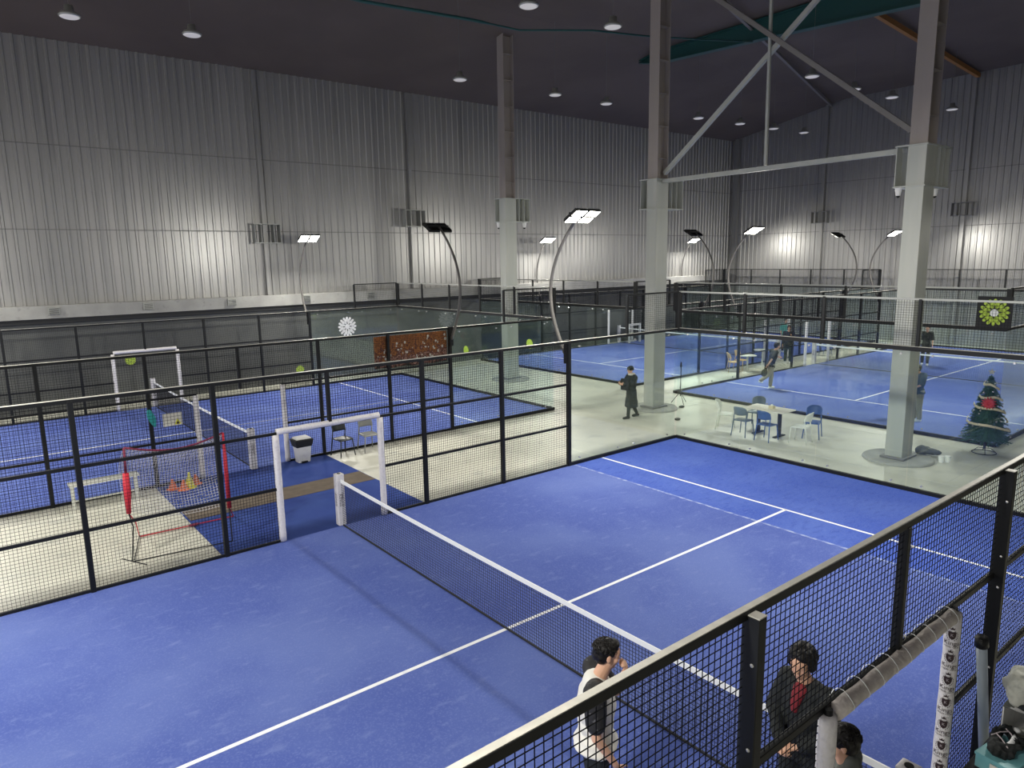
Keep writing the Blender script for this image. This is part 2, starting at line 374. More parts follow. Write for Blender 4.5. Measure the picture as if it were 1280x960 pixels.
for (x, y), lb in zip(bays, blab):
    if b0 is None:
        b0 = r = thing('ceiling_lamp', lb, 'ceiling lamp', (0, 0, 0), group='round ceiling lamps in two rows')
        m = MB(); m.loft([(0, 0, 0, .24, .24), (0, 0, .035, .25, .25), (0, 0, .09, .20, .20), (0, 0, .14, .11, .11), (0, 0, .26, .10, .10)], 24); m.build('housing', M['galv'], r, smooth=True, local=True)
        MB().loft([(0, 0, -.02, .19, .19), (0, 0, -.002, .22, .22)], 24).build('lens', M['bay'], r, local=True)
        MB().tube([(0, 0, .26), (0, 0, 1.0)], .005, 6).build('rod', M['steel'], r, local=True)
    else: r = copy_tree(b0)
    r.location = (x, y, 11.0); r['label'] = lb
    for ch in r.children:
        if ch.name.startswith('rod'): ch.scale = (1, 1, 1); ch.data = ch.data.copy(); [setattr(v, 'co', V((v.co.x, v.co.y, .26 if v.co.z < .5 else ceil_z(y) - 11.0 - .005))) for v in ch.data.vertices]

# ------------------------------------------------------------------ court pieces
PITCH = .052
def wires(mb, o, d, L, z0, z1, pitch=PITCH, w=.0042):
    o = V(o); d = V(d); n = max(1, round(L / pitch)); 
    for i in range(n + 1):
        p = o + d * (L * i / n); mb.bar((p.x, p.y, z0), (p.x, p.y, z1), w)
    n = max(1, round((z1 - z0) / pitch)); off = V((d.y, -d.x, 0)) * w
    for i in range(n + 1):
        z = z0 + (z1 - z0) * i / n; a = o + off; b = a + d * L
        mb.bar((a.x, a.y, z), (b.x, b.y, z), w)
def court(key, x0, x1, y0, y1, lab, dark=False):
    xm = (x0 + x1) / 2 + .14; ym = (y0 + y1) / 2
    t = thing('court_surface', lab, 'court surface', (xm, ym, 0))
    if key == 'A':                          # worn, paler playing area and a fresher strip behind the scuffed seam
        xs_ = 6.15
        MB().box(x0, xs_, y0, y1, .001, .014).build('turf', M['turf'], t); MB().box(xs_, x1, y0, y1, .001, .014).build('back_turf', M['turf_bright'], t)
        MB().box(xs_ - .03, xs_ + .03, y0 + .05, y1 - .05, .0142, .016).build('scuffed_seam', M['scuff'], t)
    else: MB().box(x0, x1, y0, y1, .001, .014).build('turf', M['turf'], t)
    l = MB(); z = (.0145, .018); h = .028
    l.box(xm - 6.95, xm + 6.95, ym - h, ym + h, *z)
    for s in (-1, 1): l.box(xm + s * 6.95 - h, xm + s * 6.95 + h, y0 + .05, y1 - .05, *z)
    l.build('court_line', M['line'], t)
    return xm, ym
def padel_net(xm, ya, yb, lab, logos=False):
    t = thing('padel_net', lab, 'net', (xm, (ya + yb) / 2, 0))
    L = yb - ya; n = 24
    top = lambda y: .88 + .04 * abs((y - (ya + yb) / 2) / (L / 2)) ** 2
    tp = MB()
    for i in range(n):
        p, q = ya + .01 + (L - .02) * i / n, ya + .01 + (L - .02) * (i + 1) / n
        tp.bar((xm, p, top(p) - .03), (xm, q, top(q) - .03), .016, .06)
    tp.build('net_tape', M['tape'], t)
    nb = MB(); k = round(L / .045)
    for i in range(k + 1):
        y = ya + .02 + (L - .04) * i / k; nb.bar((xm, y, .03), (xm, y, top(y) - .05), .0042)
    for i in range(19):
        for j in range(8):
            p, q = ya + .02 + (L - .04) * j / 8, ya + .02 + (L - .04) * (j + 1) / 8
            nb.bar((xm + .004, p, .04 + (top(p) - .1) * i / 18), (xm + .004, q, .04 + (top(q) - .1) * i / 18), .0042)
    nb.build('netting', M['net'], t)
    MB().bar((xm, ya + .02, .028), (xm, yb - .02, .028), .02, .025).build('bottom_band', M['matte'], t)
    for s, y in ((-1, ya - .07), (1, yb + .07)):
        m = MB(); m.box(xm - .075, xm + .075, y - .075, y + .075, .018, 1.02)
        o = m.build('net_post', M['padwhite'], t, bevel=.012)
        MB().loft([(xm, y, 1.021, .035, .035), (xm, y, 1.028, .035, .035)], 14).build('post_top_or_painted_light', M['black'], o)
        k = MB()
        for txt, dx in (('KINGS', -.018), ('PADEL CLUB', .022)):
            vsx, fsx = text_geo(txt, .085 if txt == 'KINGS' else .045)
            # read upwards on the sides that face down the court
            for face in (-1, 1):
                k.add([(xm + face * .0765, y - face * (vx[1] + dx), .52 + vx[0]) for vx in vsx], fsx)
            k.add([(xm + vx[1] * 1.0 + dx, y - .0765, .52 - vx[0]) for vx in vsx], fsx)
        k.build('logo_print', M['ink'], o)
    return t
def side_fence(xm, y, x0, x1, outs, lab, fence_parts=True, gate=True, header=None, near=False, mid_header=True, glassx=None):
    """fence along x at y; outs = +1/-1 side that is outside. mesh between xm-6..xm+6, glass beyond."""
    t = thing('court_fence', lab, 'fence', (xm, y, 0))
    pw, pd = (.075, .11) if near else (.075, .09)
    R = M['black']
    a, b = max(x0, xm - 6), xm + 6
    yi = y - outs * (pd / 2 - .012) if near else y           # mesh and rails sit on the court side of the near posts
    def bolts(x, zs, o):
        for z in zs: MB().ell((x - pw / 2 - .001, y + outs * .02, z), (.006, .012, .012), nu=8, nv=5).build('bolt', M['silver'], o)
    for k in (-6, -4, -2, 2, 4, 6):
        x = xm + k
        if x < x0 - .01: continue
        w = pw * (1.15 if abs(k) in (6,) else 1.0)
        o = MB().box(x - w / 2, x + w / 2, y - pd / 2, y + pd / 2, 0, 3.0).build('post', R, t, bevel=.006)
        if near:
            MB().box(x - w / 2, x + w / 2, y - pd / 2, y + pd / 2, 3.001, 3.008).build('post_top_or_painted_light', M['cap'], o)  # pale plate paints lamp light onto the black post top
            bolts(x, (1.1, 1.9, 2.2, 2.72), o)
    o = MB().box(xm - .03, xm + .03, (yi - .035) if near else (y - pd / 2), (yi + .035) if near else (y + pd / 2), 2.0, 2.98).build('post', R, t, bevel=.006)
    if near: bolts(xm + .018, (2.15, 2.85), o)
    xs = [xm + k for k in (-6, -4, -2, 0, 2, 4, 6) if xm + k >= x0 - .01]
    rl = lambda z, p, q, nm='rail', mt=R, w=.045, h=.05: MB().box(p, q, yi - w / 2, yi + w / 2, z - h / 2, z + h / 2).build(nm, mt, t, bevel=.004)
    cw = .021 if near else pd * .42
    rl(3.0, a, b, w=.05 if near else pd * .8, h=.055)
    MB().box(a, b, yi - cw, yi + cw, 3.028, 3.033).build('rail_painted_light', M['cap'], t)  # pale strip: lamp light painted on the black rail's top face
    for z in (1.0, 2.0):
        rl(z, a, xm - 1.0); rl(z, xm + 1.0, b)
    rl(.03, a, xm - 1.0, h=.06); rl(.03, xm + 1.0, b, h=.06)
    if mid_header: rl(2.0, xm - 1.0, xm + 1.0, 'gate_header')
    for i in range(len(xs) - 1):
        p, q = (xs[i] + .03, xs[i + 1] - .03) if near else (xs[i] + pw / 2, xs[i + 1] - pw / 2)
        m = MB()
        if xs[i] >= xm - .01 and xs[i] < xm + .5:
            wires(m, (p, yi, 0), (1, 0, 0), q - p, 2.0, 2.98); wires(m, (xm + 1.04, yi, 0), (1, 0, 0), q - xm - 1.04, .05, 2.0)
        elif xs[i + 1] <= xm + .01 and xs[i] >= xm - 2.01:
            wires(m, (p, yi, 0), (1, 0, 0), q - p, 2.0, 2.98); wires(m, (p, yi, 0), (1, 0, 0), xm - 1.04 - p, .05, 2.0)
        else: wires(m, (p, yi, 0), (1, 0, 0), q - p, .05, 2.98)
        m.build('mesh_panel', M['wire'], t)
    for s in (-1, 1):
        if s > 0: p, q = xm + 6, x1
        else: p, q = x0, xm - 6
        if q - p < .5: continue
        mid = (p + q) / 2
        MB().box(p, q, y - .035, y + .035, 0, .09).build('rail', R, t, bevel=.004)
        MB().box(p, q, y - .035, y + .035, 2.97, 3.03).build('rail', R, t, bevel=.004)
        MB().box(p, q, y - .035, y + .035, 3.031, 3.036).build('rail_painted_light', M['cap'], t)  # lamp light on the rail above the glass, painted as a pale strip
        for (u, v) in ((p + .05, mid - .008), (mid + .008, q - .05)):
            g = MB().box(u, v, y - .006, y + .006, .09, 2.97).build('glass_pane', M['glass'], t)
        m = MB()
        for xx in (p + .35, mid - .3, mid + .3, q - .35):
            for z in (.16, 2.88): m.tube([(xx, y - .02, z), (xx, y + .02, z)], .022, 8)
        m.build('glass_clamp', M['silver'], t)
        u, v = (mid, q) if s > 0 else (p, mid)
        m = MB(); wires(m, (u, y, 0), (1, 0, 0), v - u, 3.04, 4.0); m.build('mesh_panel', M['wire'], t)
        MB().box(u, v, y - .02, y + .02, 3.98, 4.02).build('rail', M['galv'] if near else R, t)
        MB().box(mid - .03, mid + .03, y - .03, y + .03, 3.0, 4.0).build('post', R, t)
    return t
def end_wall(x, ya, yb, lab, thin=False):
    t = thing('end_wall', lab, 'glass wall', (x, (ya + yb) / 2, 0)); n = 5; L = (yb - ya) / n; R = M['black']
    MB().box(x - .04, x + .04, ya, yb, 0, .09).build('rail', R, t, bevel=.004)
    MB().box(x - .05, x + .05, ya, yb, 2.95, 3.04).build('rail', R, t, bevel=.004)
    MB().box(x - .04, x + .04, ya, yb, 3.041, 3.046).build('rail_painted_light', M['cap'], t)  # painted lamp light along the top of the black rail
    MB().box(x - .02, x + .02, ya, yb, 3.98, 4.02).build('rail', M['galv'] if not thin else R, t)
    for i in range(n + 1):
        y = ya + L * i; w = .06 if i in (0, n) else .03
        MB().box(x - w, x + w, y - w, y + w, 3.0, 4.0).build('post', R, t)
    for i in range(n):
        p, q = ya + L * i, ya + L * (i + 1)
        MB().box(x - .006, x + .006, p + .008, q - .008, .09, 2.95).build('glass_pane', M['glass'], t)
        m = MB(); wires(m, (x, p, 0), (0, 1, 0), q - p, 3.05, 3.98); m.build('mesh_panel', M['wire'], t)
        m = MB()
        for yy in (p + .3, q - .3):
            for z in (.16, 2.88): m.tube([(x - .02, yy, z), (x + .02, yy, z)], .022, 8)
        m.build('glass_clamp', M['silver'], t)
    return t
def gate_pole(x, y, lab, m=None, z1=2.02, r=.06):
    t = thing('padded_gate_pole', lab, 'pole', (x, y, 0), group=None)
    MB().tube([(x, y, .02), (x, y, z1)], .028, 10).build('core', M['black'], t)
    n = MB(); pts = [(x, y, .03 + (z1 - .07) * i / 16) for i in range(17)]
    n.tube(pts, [r * (1 + .04 * math.sin(i * 2.3)) for i in range(17)], 18); n.build('foam_sleeve', m or M['padwhite'], t, smooth=True)
    return t
def header_pad(xa, xb, y, z, lab, m, r=.055):
    t = thing('header_padding', lab, 'foam pad', (xa, y, z)); 
    pts = [(xa + (xb - xa) * i / 14, y, z) for i in range(15)]
    o = MB().tube(pts, [r * (1 + .05 * math.sin(i * 1.9)) for i in range(15)], 14).build('foam_sleeve', m, t, smooth=True)
    return t

xmA, ymA = court('A', -10, 10, -5, 5, 'large blue court surface in the foreground with white service lines')
court('B', -10, 10, 10, 20, 'blue court surface on the far left beyond the pop-up goal')
CX0, CX1 = 15.2, 35.2
court('C', CX0 + .045, CX1 - .045, -1.0, 9.2, 'blue court surface behind the tree and the cafe table')
court('D', CX0 + .045, CX1 - .045, 11.1, 21.1, 'blue court surface behind the walking woman and middle column')
padel_net(.14, -5.0, 5.0, 'black padel net with white tape crossing the foreground court')
padel_net(.14, 10.0, 20.0, 'black padel net with white tape on the far left court')
padel_net(25.2, -1.0, 9.2, 'dark padel net on the court behind the tree')
padel_net(25.2, 11.1, 21.1, 'dark padel net on the court behind the walking woman')
side_fence(0, -5.0, -10, 10, -1, 'black mesh fence nearest the camera along the foreground court edge', near=True)
side_fence(0, 5.0, -10, 10, 1, 'black mesh fence along the far side of the foreground court')
side_fence(0, 10.0, -10, 10, -1, 'black mesh fence beyond the pop-up goal, with the autumn banner', mid_header=False)
side_fence(0, 20.0, -10, 10, 1, 'black mesh fence in front of the left hall wall')
side_fence(25.2, 9.2, CX0, CX1, 1, 'black fence along the left side of the court behind the tree')
side_fence(25.2, -1.0, CX0, CX1, -1, 'black fence on the tree side of the right back court')
side_fence(25.2, 11.1, CX0, CX1, -1, 'black fence behind the yellow chairs, on the right of their court')
side_fence(25.2, 21.1, CX0, CX1, 1, 'black fence against the wall at the far end of the hall')
end_wall(10.03, -5.0, 5.0, 'glass end wall with mesh top behind the foreground court')
end_wall(10.03, 10.0, 20.0, 'glass end wall with mesh top of the far left court')
end_wall(CX0, -1.0, 9.2, 'glass end wall with mesh top behind the cafe table and tree')
end_wall(CX0, 11.1, 21.1, 'glass end wall with mesh top behind the walking woman')
end_wall(CX1, -1.0, 9.2, 'distant glass end wall in front of back hall wall, right part', True)
end_wall(CX1, 11.1, 21.1, 'distant glass end wall in front of back hall wall, left part', True)

# gates: padded poles
gate_pole(-1.02, 5.0, 'white padded gate pole left of the foreground net post')
gate_pole(1.02, 5.0, 'white padded gate pole right behind the foreground net post')
header_pad(-1, 1, 5.0, 2.03, 'white padded gate header above the foreground net post', M['padwhite'])
gate_pole(-1.02, 10.0, 'white padded gate pole behind the red pop-up goal')
gate_pole(1.02, 10.0, 'white padded gate pole behind the waste bin')
gate_pole(-1.02, 20.0, 'left white padded gate pole at the left hall wall')
gate_pole(1.02, 20.0, 'right white padded gate pole at the left hall wall')
header_pad(-1, 1, 20.0, 2.03, 'white padded gate header near the left hall wall', M['padwhite'])
gate_pole(-1.08, -5.0, 'pale padded gate pole without print beside the dark haired head', M['padwhite'])
kp_ = gate_pole(1, -5.0, 'white padded gate pole printed with a column of crests')
header_pad(-1.0, .95, -5.0, 1.965, 'wrinkled grey foam padding tied under near fence rail with white ties', M['foamgrey'], .062)
for (x, y, lb) in ((24.2, 9.15, 'white padded gate pole seen right of the running player'), (26.2, 9.15, 'white padded gate pole left of the right steel column, far off'),
                   (24.2, 21.05, 'white padded pole left at the far court side by wall'), (26.2, 21.05, 'white padded pole right at the far court side by wall'),
                   (24.2, 11.15, 'white padded gate pole hidden behind the running player'), (26.2, 11.15, 'white padded gate pole right above the running player')):
    gate_pole(x, y, lb)
# crests wrapped round the near pole
hd = [o for o in COL.objects if o.name.startswith('padded_gate_pole') and o.get('label', '').startswith('white padded gate pole printed')][0]
slv = [c for c in hd.children if c.name.startswith('foam_sleeve')][0]
def wrap(mb, vs, fs, zc, r=.0655, x=1.0, y=-5.0, base=math.atan2(-6.99 + 5.0, -5.26 - 1.0)):
    mb.add([(x + r * math.cos(base + vx / r), y + r * math.sin(base + vx / r), zc + vz) for (vx, vz, *_) in vs], fs)
def fan(vs): return [tuple(range(len(vs)))]
for i in range(9):
    zc = 1.80 - i * .205; crest = MB(); k_ = MB()
    sh = [(-.030, .028), (-.015, .033), (0, .029), (.015, .033), (.030, .028), (.030, -.004), (.019, -.028), (0, -.040), (-.019, -.028), (-.030, -.004)]
    wrap(crest, sh, fan(sh), zc)
    cr = [(-.022, .048), (-.014, .056), (-.022, .070), (-.008, .059), (0, .076), (.008, .059), (.022, .070), (.014, .056), (.022, .048)]
    wrap(crest, cr, fan(cr), zc)
    for s in (-1, 1):
        for k in range(7):
            a = -1.1 + k * .36; cx, cz = s * .043 * math.cos(a), .044 * math.sin(a) - .002
            lf = [(cx - .004, cz), (cx + s * .002, cz + .006), (cx + .005, cz), (cx, cz - .006)]; wrap(crest, lf, fan(lf), zc)
    v1, f1_ = text_geo('Kings', .052); wrap(crest, [(a * 1.12, b) for a, b, c in v1], f1_, zc - .072)
    v1, f1_ = text_geo('PADEL CLUB', .021); wrap(crest, [(a, b) for a, b, c in v1], f1_, zc - .106)
    crest.build('crest_print', M['ink'], slv)
    v1, f1_ = text_geo('K', .036); wrap(k_, [(a, b) for a, b, c in v1], f1_, zc, r=.0664)
    k_.build('monogram_print', M['inkpale'], slv)
# white cable ties on the padded header
for i in range(9):
    x = -.86 + i * .22
    o = MB().tube([(x + .02 * math.sin(k), -4.985 + .085 * math.cos(2 * PI * k / 12), 1.975 + .075 * math.sin(2 * PI * k / 12)) for k in range(12)], .003, 5, closed=True).build('cable_tie', M['tape'])
    tag(o, 'white cable tie looped round the grey header padding', 'cable tie', 'white ties on the grey header padding')

# ------------------------------------------------------------------ floodlights on curved poles
def floodlight(x, y, inn, lab, power=420, lightside=True):
    """inn = +1/-1: direction (y) of the court it lights"""
    t = thing('floodlight', lab, 'floodlight', (x, y, 0))
    pts = []; n = 22
    for i in range(n + 1):
        k = i / n; z = 2.7 + 3.15 * k
        bulge = (.36 if y > 21 else .62) * math.sin(PI * min(1, k * .93 + .02)) ** .9
        yy = y - inn * (.05 + bulge) + inn * .50 * k ** 3
        pts.append((x, yy, z))
    MB().tube(pts, [.045 - .012 * i / n for i in range(n + 1)], 10).build('curved_pole', M['poledark'], t, smooth=True)
    MB().box(x - .06, x + .06, y - inn * .05 - .06, y - inn * .05 + .06, 2.5, 3.05).build('pole_clamp', M['black'], t)
    hx, hy, hz = pts[-1]; hy += inn * .12; tilt = math.radians(30) * inn
    R = Matrix.Rotation(tilt, 3, 'X')
    def T(p): return V((hx, hy, hz)) + R @ V(p)
    MB().bar(T((-.36, 0, .05)), T((.36, 0, .05)), .05, .05).build('crossbar', M['black'], t)
    for s in (-1, 1):
        for r_ in (-1, 1):
            m = MB(); cx, cy = s * .20, r_ * .125; hw, hd = .175, .105
            vs = [T((cx + a * hw, cy + b * hd, z)) for z in (-.03, .02) for a, b in ((-1, -1), (1, -1), (1, 1), (-1, 1))]
            m.add(vs, [(0, 3, 2, 1), (4, 5, 6, 7), (0, 1, 5, 4), (1, 2, 6, 5), (2, 3, 7, 6), (3, 0, 4, 7)])
            for k in range(7):
                xx = cx - hw + .02 + k * (2 * hw - .04) / 6
                m.add([T((xx + a, cy + b * hd * .9, z)) for z in (.02, .05) for a, b in ((-.004, -1), (.004, -1), (.004, 1), (-.004, 1))], [(0, 3, 2, 1), (4, 5, 6, 7), (0, 1, 5, 4), (1, 2, 6, 5), (2, 3, 7, 6), (3, 0, 4, 7)])
            o = m.build('lamp_module', M['black'], t)
            m = MB(); vs = [T((cx + a * hw * .9, cy + b * hd * .88, z)) for z in (-.036, -.0305) for a, b in ((-1, -1), (1, -1), (1, 1), (-1, 1))]
            m.add(vs, [(0, 3, 2, 1), (4, 5, 6, 7), (0, 1, 5, 4), (1, 2, 6, 5), (2, 3, 7, 6), (3, 0, 4, 7)])
            m.build('lens', M['lamp_on'], o)
    ld = bpy.data.lights.new('flood', 'AREA'); ld.shape = 'RECTANGLE'; ld.size = .75; ld.size_y = .45; ld.energy = power; ld.color = (1, .965, .88)
    lo = bpy.data.objects.new('flood_light', ld); COL.objects.link(lo); lo.parent = t
    p = T((0, 0, -.06)); lo.location = p - V(t.location); lo.rotation_euler = (tilt, 0, 0)
    return t
PW = 365
for (x, y, inn, lb) in (
    (6, 5, -1, 'bright floodlight on curved pole standing at the foreground court glass corner'),
    (-6, 5, -1, 'curved floodlight at the left end of the foreground court, far side'),
    (6, -5, 1, 'curved floodlight at the right end of the near fence'),
    (-6, -5, 1, 'curved floodlight at the left end of the near fence'),
    (6, 10, 1, 'dark backed floodlight on curved pole beside the autumn banner'),
    (-6, 10, 1, 'curved floodlight at the left end of the banner fence'),
    (6, 20, -1, 'bright floodlight on curved pole near the left hall wall'),
    (-6, 20, -1, 'curved floodlight at the left end of the wall side fence'),
    (19.2, 9.2, -1, 'bright floodlight behind middle column, over the court behind the table'),
    (31.2, 9.2, -1, 'bright floodlight seen just left of the right steel column'),
    (19.2, -1, 1, 'curved floodlight on the tree side fence, front'),
    (31.2, -1, 1, 'curved floodlight on the tree side fence, rear'),
    (19.2, 11.1, 1, 'dark backed floodlight just right of the middle column'),
    (31.2, 11.1, 1, 'dark backed floodlight left of the right steel column'),
    (19.2, 21.1, -1, 'bright floodlight seen left of the largest lit one'),
    (31.2, 21.1, -1, 'bright floodlight seen just right of the middle column')):
    floodlight(x, y, inn, lb, PW)

# ------------------------------------------------------------------ emblems, banner, signs
def ring_emblem(name, lab, cat, c, axis, R, m, backing=None, centre=None, facing=-1):
    c = V(c)
    def P(u, w, d): return (c.x + u, c.y + facing * d, c.z + w) if axis == 'y' else (c.x + facing * d, c.y + u, c.z + w)
    t = thing(name, lab, cat, c)
    if backing:
        b = MB(); s = R * 1.18; vs = [P(a * s, b_ * s, d) for d in (0, .006) for a, b_ in ((-1, -1), (1, -1), (1, 1), (-1, 1))]
        b.add(vs, [(0, 3, 2, 1), (4, 5, 6, 7), (0, 1, 5, 4), (1, 2, 6, 5), (2, 3, 7, 6), (3, 0, 4, 7)]); b.build('backing', backing, t)
    e = MB()
    def disc(u, w, r, d0, d1, n=12, sx=1, ang=0):
        pts = []
        for k in range(n):
            a = 2 * PI * k / n; x, y = r * sx * math.cos(a), r * math.sin(a)
            pts.append((u + x * math.cos(ang) - y * math.sin(ang), w + x * math.sin(ang) + y * math.cos(ang)))
        vs = [P(x, y, d0) for x, y in pts] + [P(x, y, d1) for x, y in pts]
        e.add(vs, [tuple(range(n)), tuple(range(2 * n - 1, n - 1, -1))] + [(k, (k + 1) % n, n + (k + 1) % n, n + k) for k in range(n)])
    for ringr, cnt, rr in ((R * .86, 16, R * .12), (R * .62, 12, R * .15), (R * .40, 8, R * .1)):
        for k in range(cnt):
            a = 2 * PI * (k + .5 * (ringr < R * .7)) / cnt; disc(ringr * math.cos(a), ringr * math.sin(a), rr, .007, .011, 10, 1.3, a)
    if not centre: disc(0, 0, R * .26, .007, .011, 16)
    e.build('flower_ring', m, t)
    if centre:
        e = MB(); disc_e = e
        def d2(u, w, r, d0, d1, n=14):
            pts = [(u + r * math.cos(2 * PI * k / n), w + r * math.sin(2 * PI * k / n)) for k in range(n)]
            e.add([P(x, y, d0) for x, y in pts] + [P(x, y, d1) for x, y in pts], [tuple(range(n)), tuple(range(2 * n - 1, n - 1, -1))] + [(k, (k + 1) % n, n + (k + 1) % n, n + k) for k in range(n)])
        d2(0, -.02, R * .28, .007, .012); e.build('centre', centre, t)
    return t
ring_emblem('flower_emblem', 'large white flower shaped emblem on glass of the far left court', 'emblem', (7.6, 19.985, 2.3), 'y', .40, M['white'])
ring_emblem('flower_emblem', 'lime green flower emblem on the mesh right above the tree', 'emblem', (CX0 - .06, -.72, 3.42), 'x', .33, M['lime'], M['matte'], M['tape'])
for (c, ax, lb) in (((-.5, 19.98, 1.74), 'y', 'small lime emblem hanging in the far left gate'), ((5.47, 19.98, .74), 'y', 'small lime emblem low on the fence right of far left gate'), ((9.985, 14.9, 1.55), 'x', 'small lime emblem on the far left court glass wall'),
                    ((9.985, 11.15, 2.1), 'x', 'small lime emblem on glass beside the largest curved pole')):
    ring_emblem('flower_emblem', lb, 'emblem', c, ax, .17, M['lime'])
# autumn banner
t = thing('banner', 'orange and brown autumn picture banner hung on the fence of far left court', 'banner', (4.8, 10.09, 2.0))
m = MB(); N = 24
for i in range(N + 1):
    x = 3.62 + 2.33 * i / N; w_ = .012 * math.sin(i * 1.3)
    m.v += [(x, 10.085 + w_, 2.05 + .012 * math.sin(i * .9)), (x, 10.085 + w_ * .6, 2.93), (x, 10.093 + w_, 2.05 + .012 * math.sin(i * .9)), (x, 10.093 + w_ * .6, 2.93)]
for i in range(N):
    a = 4 * i; b = a + 4; m.f += [(a, b, b + 1, a + 1), (a + 2, a + 3, b + 3, b + 2), (a + 1, b + 1, b + 3, a + 3), (a, a + 2, b + 2, b)]
m.f += [(0, 1, 3, 2), (4 * N, 4 * N + 2, 4 * N + 3, 4 * N + 1)]
m.build('cloth', M['banner'], t)
m = MB(); rnd = random.Random(3)
for i in range(46):
    x = rnd.choice((4.3, 4.75, 5.3, 3.8, 5.7)) + rnd.uniform(-.2, .2); z = rnd.uniform(2.15, 2.55) if i < 34 else rnd.uniform(2.6, 2.85)
    m.ell((x, 10.07, z), (rnd.uniform(.012, .04), .004, rnd.uniform(.015, .045)), nu=7, nv=5)
m.build('picture_print', M['paper'], t)
# sign board + cloth on the fence of the far left court
t = thing('sign_board', 'white rectangular board with yellow triangle hung on the fence behind goal', 'sign', (-1.55, 9.9, 1.37))
MB().box(-1.76, -1.36, 9.925, 9.945, 1.37, 1.66).build('panel', M['paper'], t, bevel=.004)
def tri(x, z, w, h, y, m, n):
    MB().add([(x - w, y, z), (x + w, y, z), (x, y, z + h), (x - w, y - .004, z), (x + w, y - .004, z), (x, y - .004, z + h)], [(0, 2, 1), (3, 4, 5), (0, 1, 4, 3), (1, 2, 5, 4), (2, 0, 3, 5)]).build(n, m, t)
tri(-1.46, 1.39, .07, .14, 9.924, M['yellow'], 'warning_triangle'); tri(-1.46, 1.40, .035, .075, 9.919, M['ink'], 'triangle_mark')
m = MB(); R_ = []
for i in range(9):
    z = 1.80 - i * .05; R_.append((-2.03 + .012 * i, 9.93, z, .03 + .05 * math.sin(i * .42), .014 + .004 * math.sin(i * 2)))
m.loft(R_[::-1], 14); tag(m.build('hanging_towel', M['tealcloth'], smooth=True), 'teal towel hanging on the fence left of the white board', 'towel')

# ------------------------------------------------------------------ turf mat and brown strip between the courts
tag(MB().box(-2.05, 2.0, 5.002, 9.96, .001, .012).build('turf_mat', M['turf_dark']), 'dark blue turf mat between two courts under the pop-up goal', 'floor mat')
tag(MB().box(-2.02, 1.98, 7.2, 8.0, .0125, .018).build('floor_strip', M['brown_strip']), 'flat brown strip across the dark blue turf mat', 'floor mat')  # brown strip just above the turf mat

# pop-up goal
t = thing('pop_up_goal', 'red framed pop-up practice goal with white net between the two courts', 'goal', (-2.4, 6.2, 0))
A0, B0 = V((-3.30, 5.85, .01)), V((-1.72, 5.62, .02)); A1, B1 = V((-3.18, 6.2, 1.90)), V((-1.57, 6.15, 1.90))
C0, D0 = V((-2.97, 6.97, .02)), V((-1.30, 6.9, .02))
Am = A0.lerp(A1, .42); Bm = B0.lerp(B1, .30)
MB().tube([A0, A0.lerp(A1, .3) + V((.05, 0, 0)), Am, A1], .011, 8).build('rod', M['matte'], t)
MB().tube([B0, Bm, B1], .011, 8).build('rod', M['matte'], t)
MB().tube([A0 + V((0.03, 0, .02)), C0 + V((0, 0, .02))], .009, 6).build('rod', M['matte'], t)
MB().tube([A0, B0], .010, 6).build('ground_rod', M['matte'], t)
MB().tube([A0 - V((.12, -.25, 0)), A0 + V((.16, -.3, 0))], .009, 6).build('ground_rod', M['matte'], t)
sl = MB(); sl.tube([Am, Am.lerp(A1, .35), Am.lerp(A1, .62)], [.035, .06, .05], 12); sl.build('red_sleeve', M['red'], t, smooth=True)
sl = MB(); sl.tube([Am.lerp(A1, .6), A1], [.022, .020], 10); sl.build('upper_sleeve', M['deepred'], t, smooth=True)
sl = MB(); sl.tube([Bm, B0.lerp(B1, .7), B1], [.04, .035, .02], 12); sl.build('red_sleeve', M['red'], t, smooth=True)
top = [A1.lerp(B1, k / 10) + V((0, 0, -.16 * math.sin(PI * k / 10) + 0)) for k in range(11)]
MB().tube(top, .018, 8).build('top_sleeve', M['deepred'], t, smooth=True)
MB().tube([Am, V((-3.05, 6.7, .4)), C0, C0.lerp(D0, .5), D0, Bm], .012, 6).build('base_cord', M['red'], t)
nt_ = MB(); S = 34
def npt(u, v):
    a = A1.lerp(B1, u) + V((0, 0, -.16 * math.sin(PI * u))); b = Am.lerp(Bm, u) + V((0, .35 * math.sin(PI * u) + .25, -.25 * math.sin(PI * u)))
    p = a.lerp(b, v); p.y += .5 * math.sin(PI * v) * (1 - .0 * u); return p
for i in range(S + 1):
    for j in range(12):
        nt_.bar(npt(i / S, j / 12), npt(i / S, (j + 1) / 12), .006); nt_.bar(npt(j / 12, i / S), npt((j + 1) / 12, i / S), .006)
nt_.build('net', M['netwhite'], t)
o = MB().ell((-2.05, 6.85, .05), (.11, .04, .025)).build('weight', M['deepred'], t, smooth=True)
# cones and balls beyond the goal
for (x, y, m_, lb) in ((-1.78, 9.55, 'orange2', 'red orange training cone lying leftmost beside the gate pole'), (-1.60, 9.35, 'orange2', 'red orange training cone standing before the yellow cone'), (-1.28, 9.6, 'orange2', 'red orange training cone right of yellow cone')):
    c = MB(); c.loft([(x, y, .012, .13, .13), (x, y, .03, .13, .13), (x, y, .032, .09, .09), (x, y, .25, .02, .02)], 16); tag(c.build('training_cone', M[m_], smooth=False), lb, 'cone', 'training cones by the gate')
c = MB(); c.loft([(-1.45, 9.45, .012, .14, .14), (-1.45, 9.45, .03, .14, .14), (-1.45, 9.45, .032, .1, .1), (-1.45, 9.45, .36, .02, .02)], 16)
tag(c.build('training_cone', M['yellow']), 'taller yellow training cone among the red orange ones', 'cone', 'training cones by the gate')
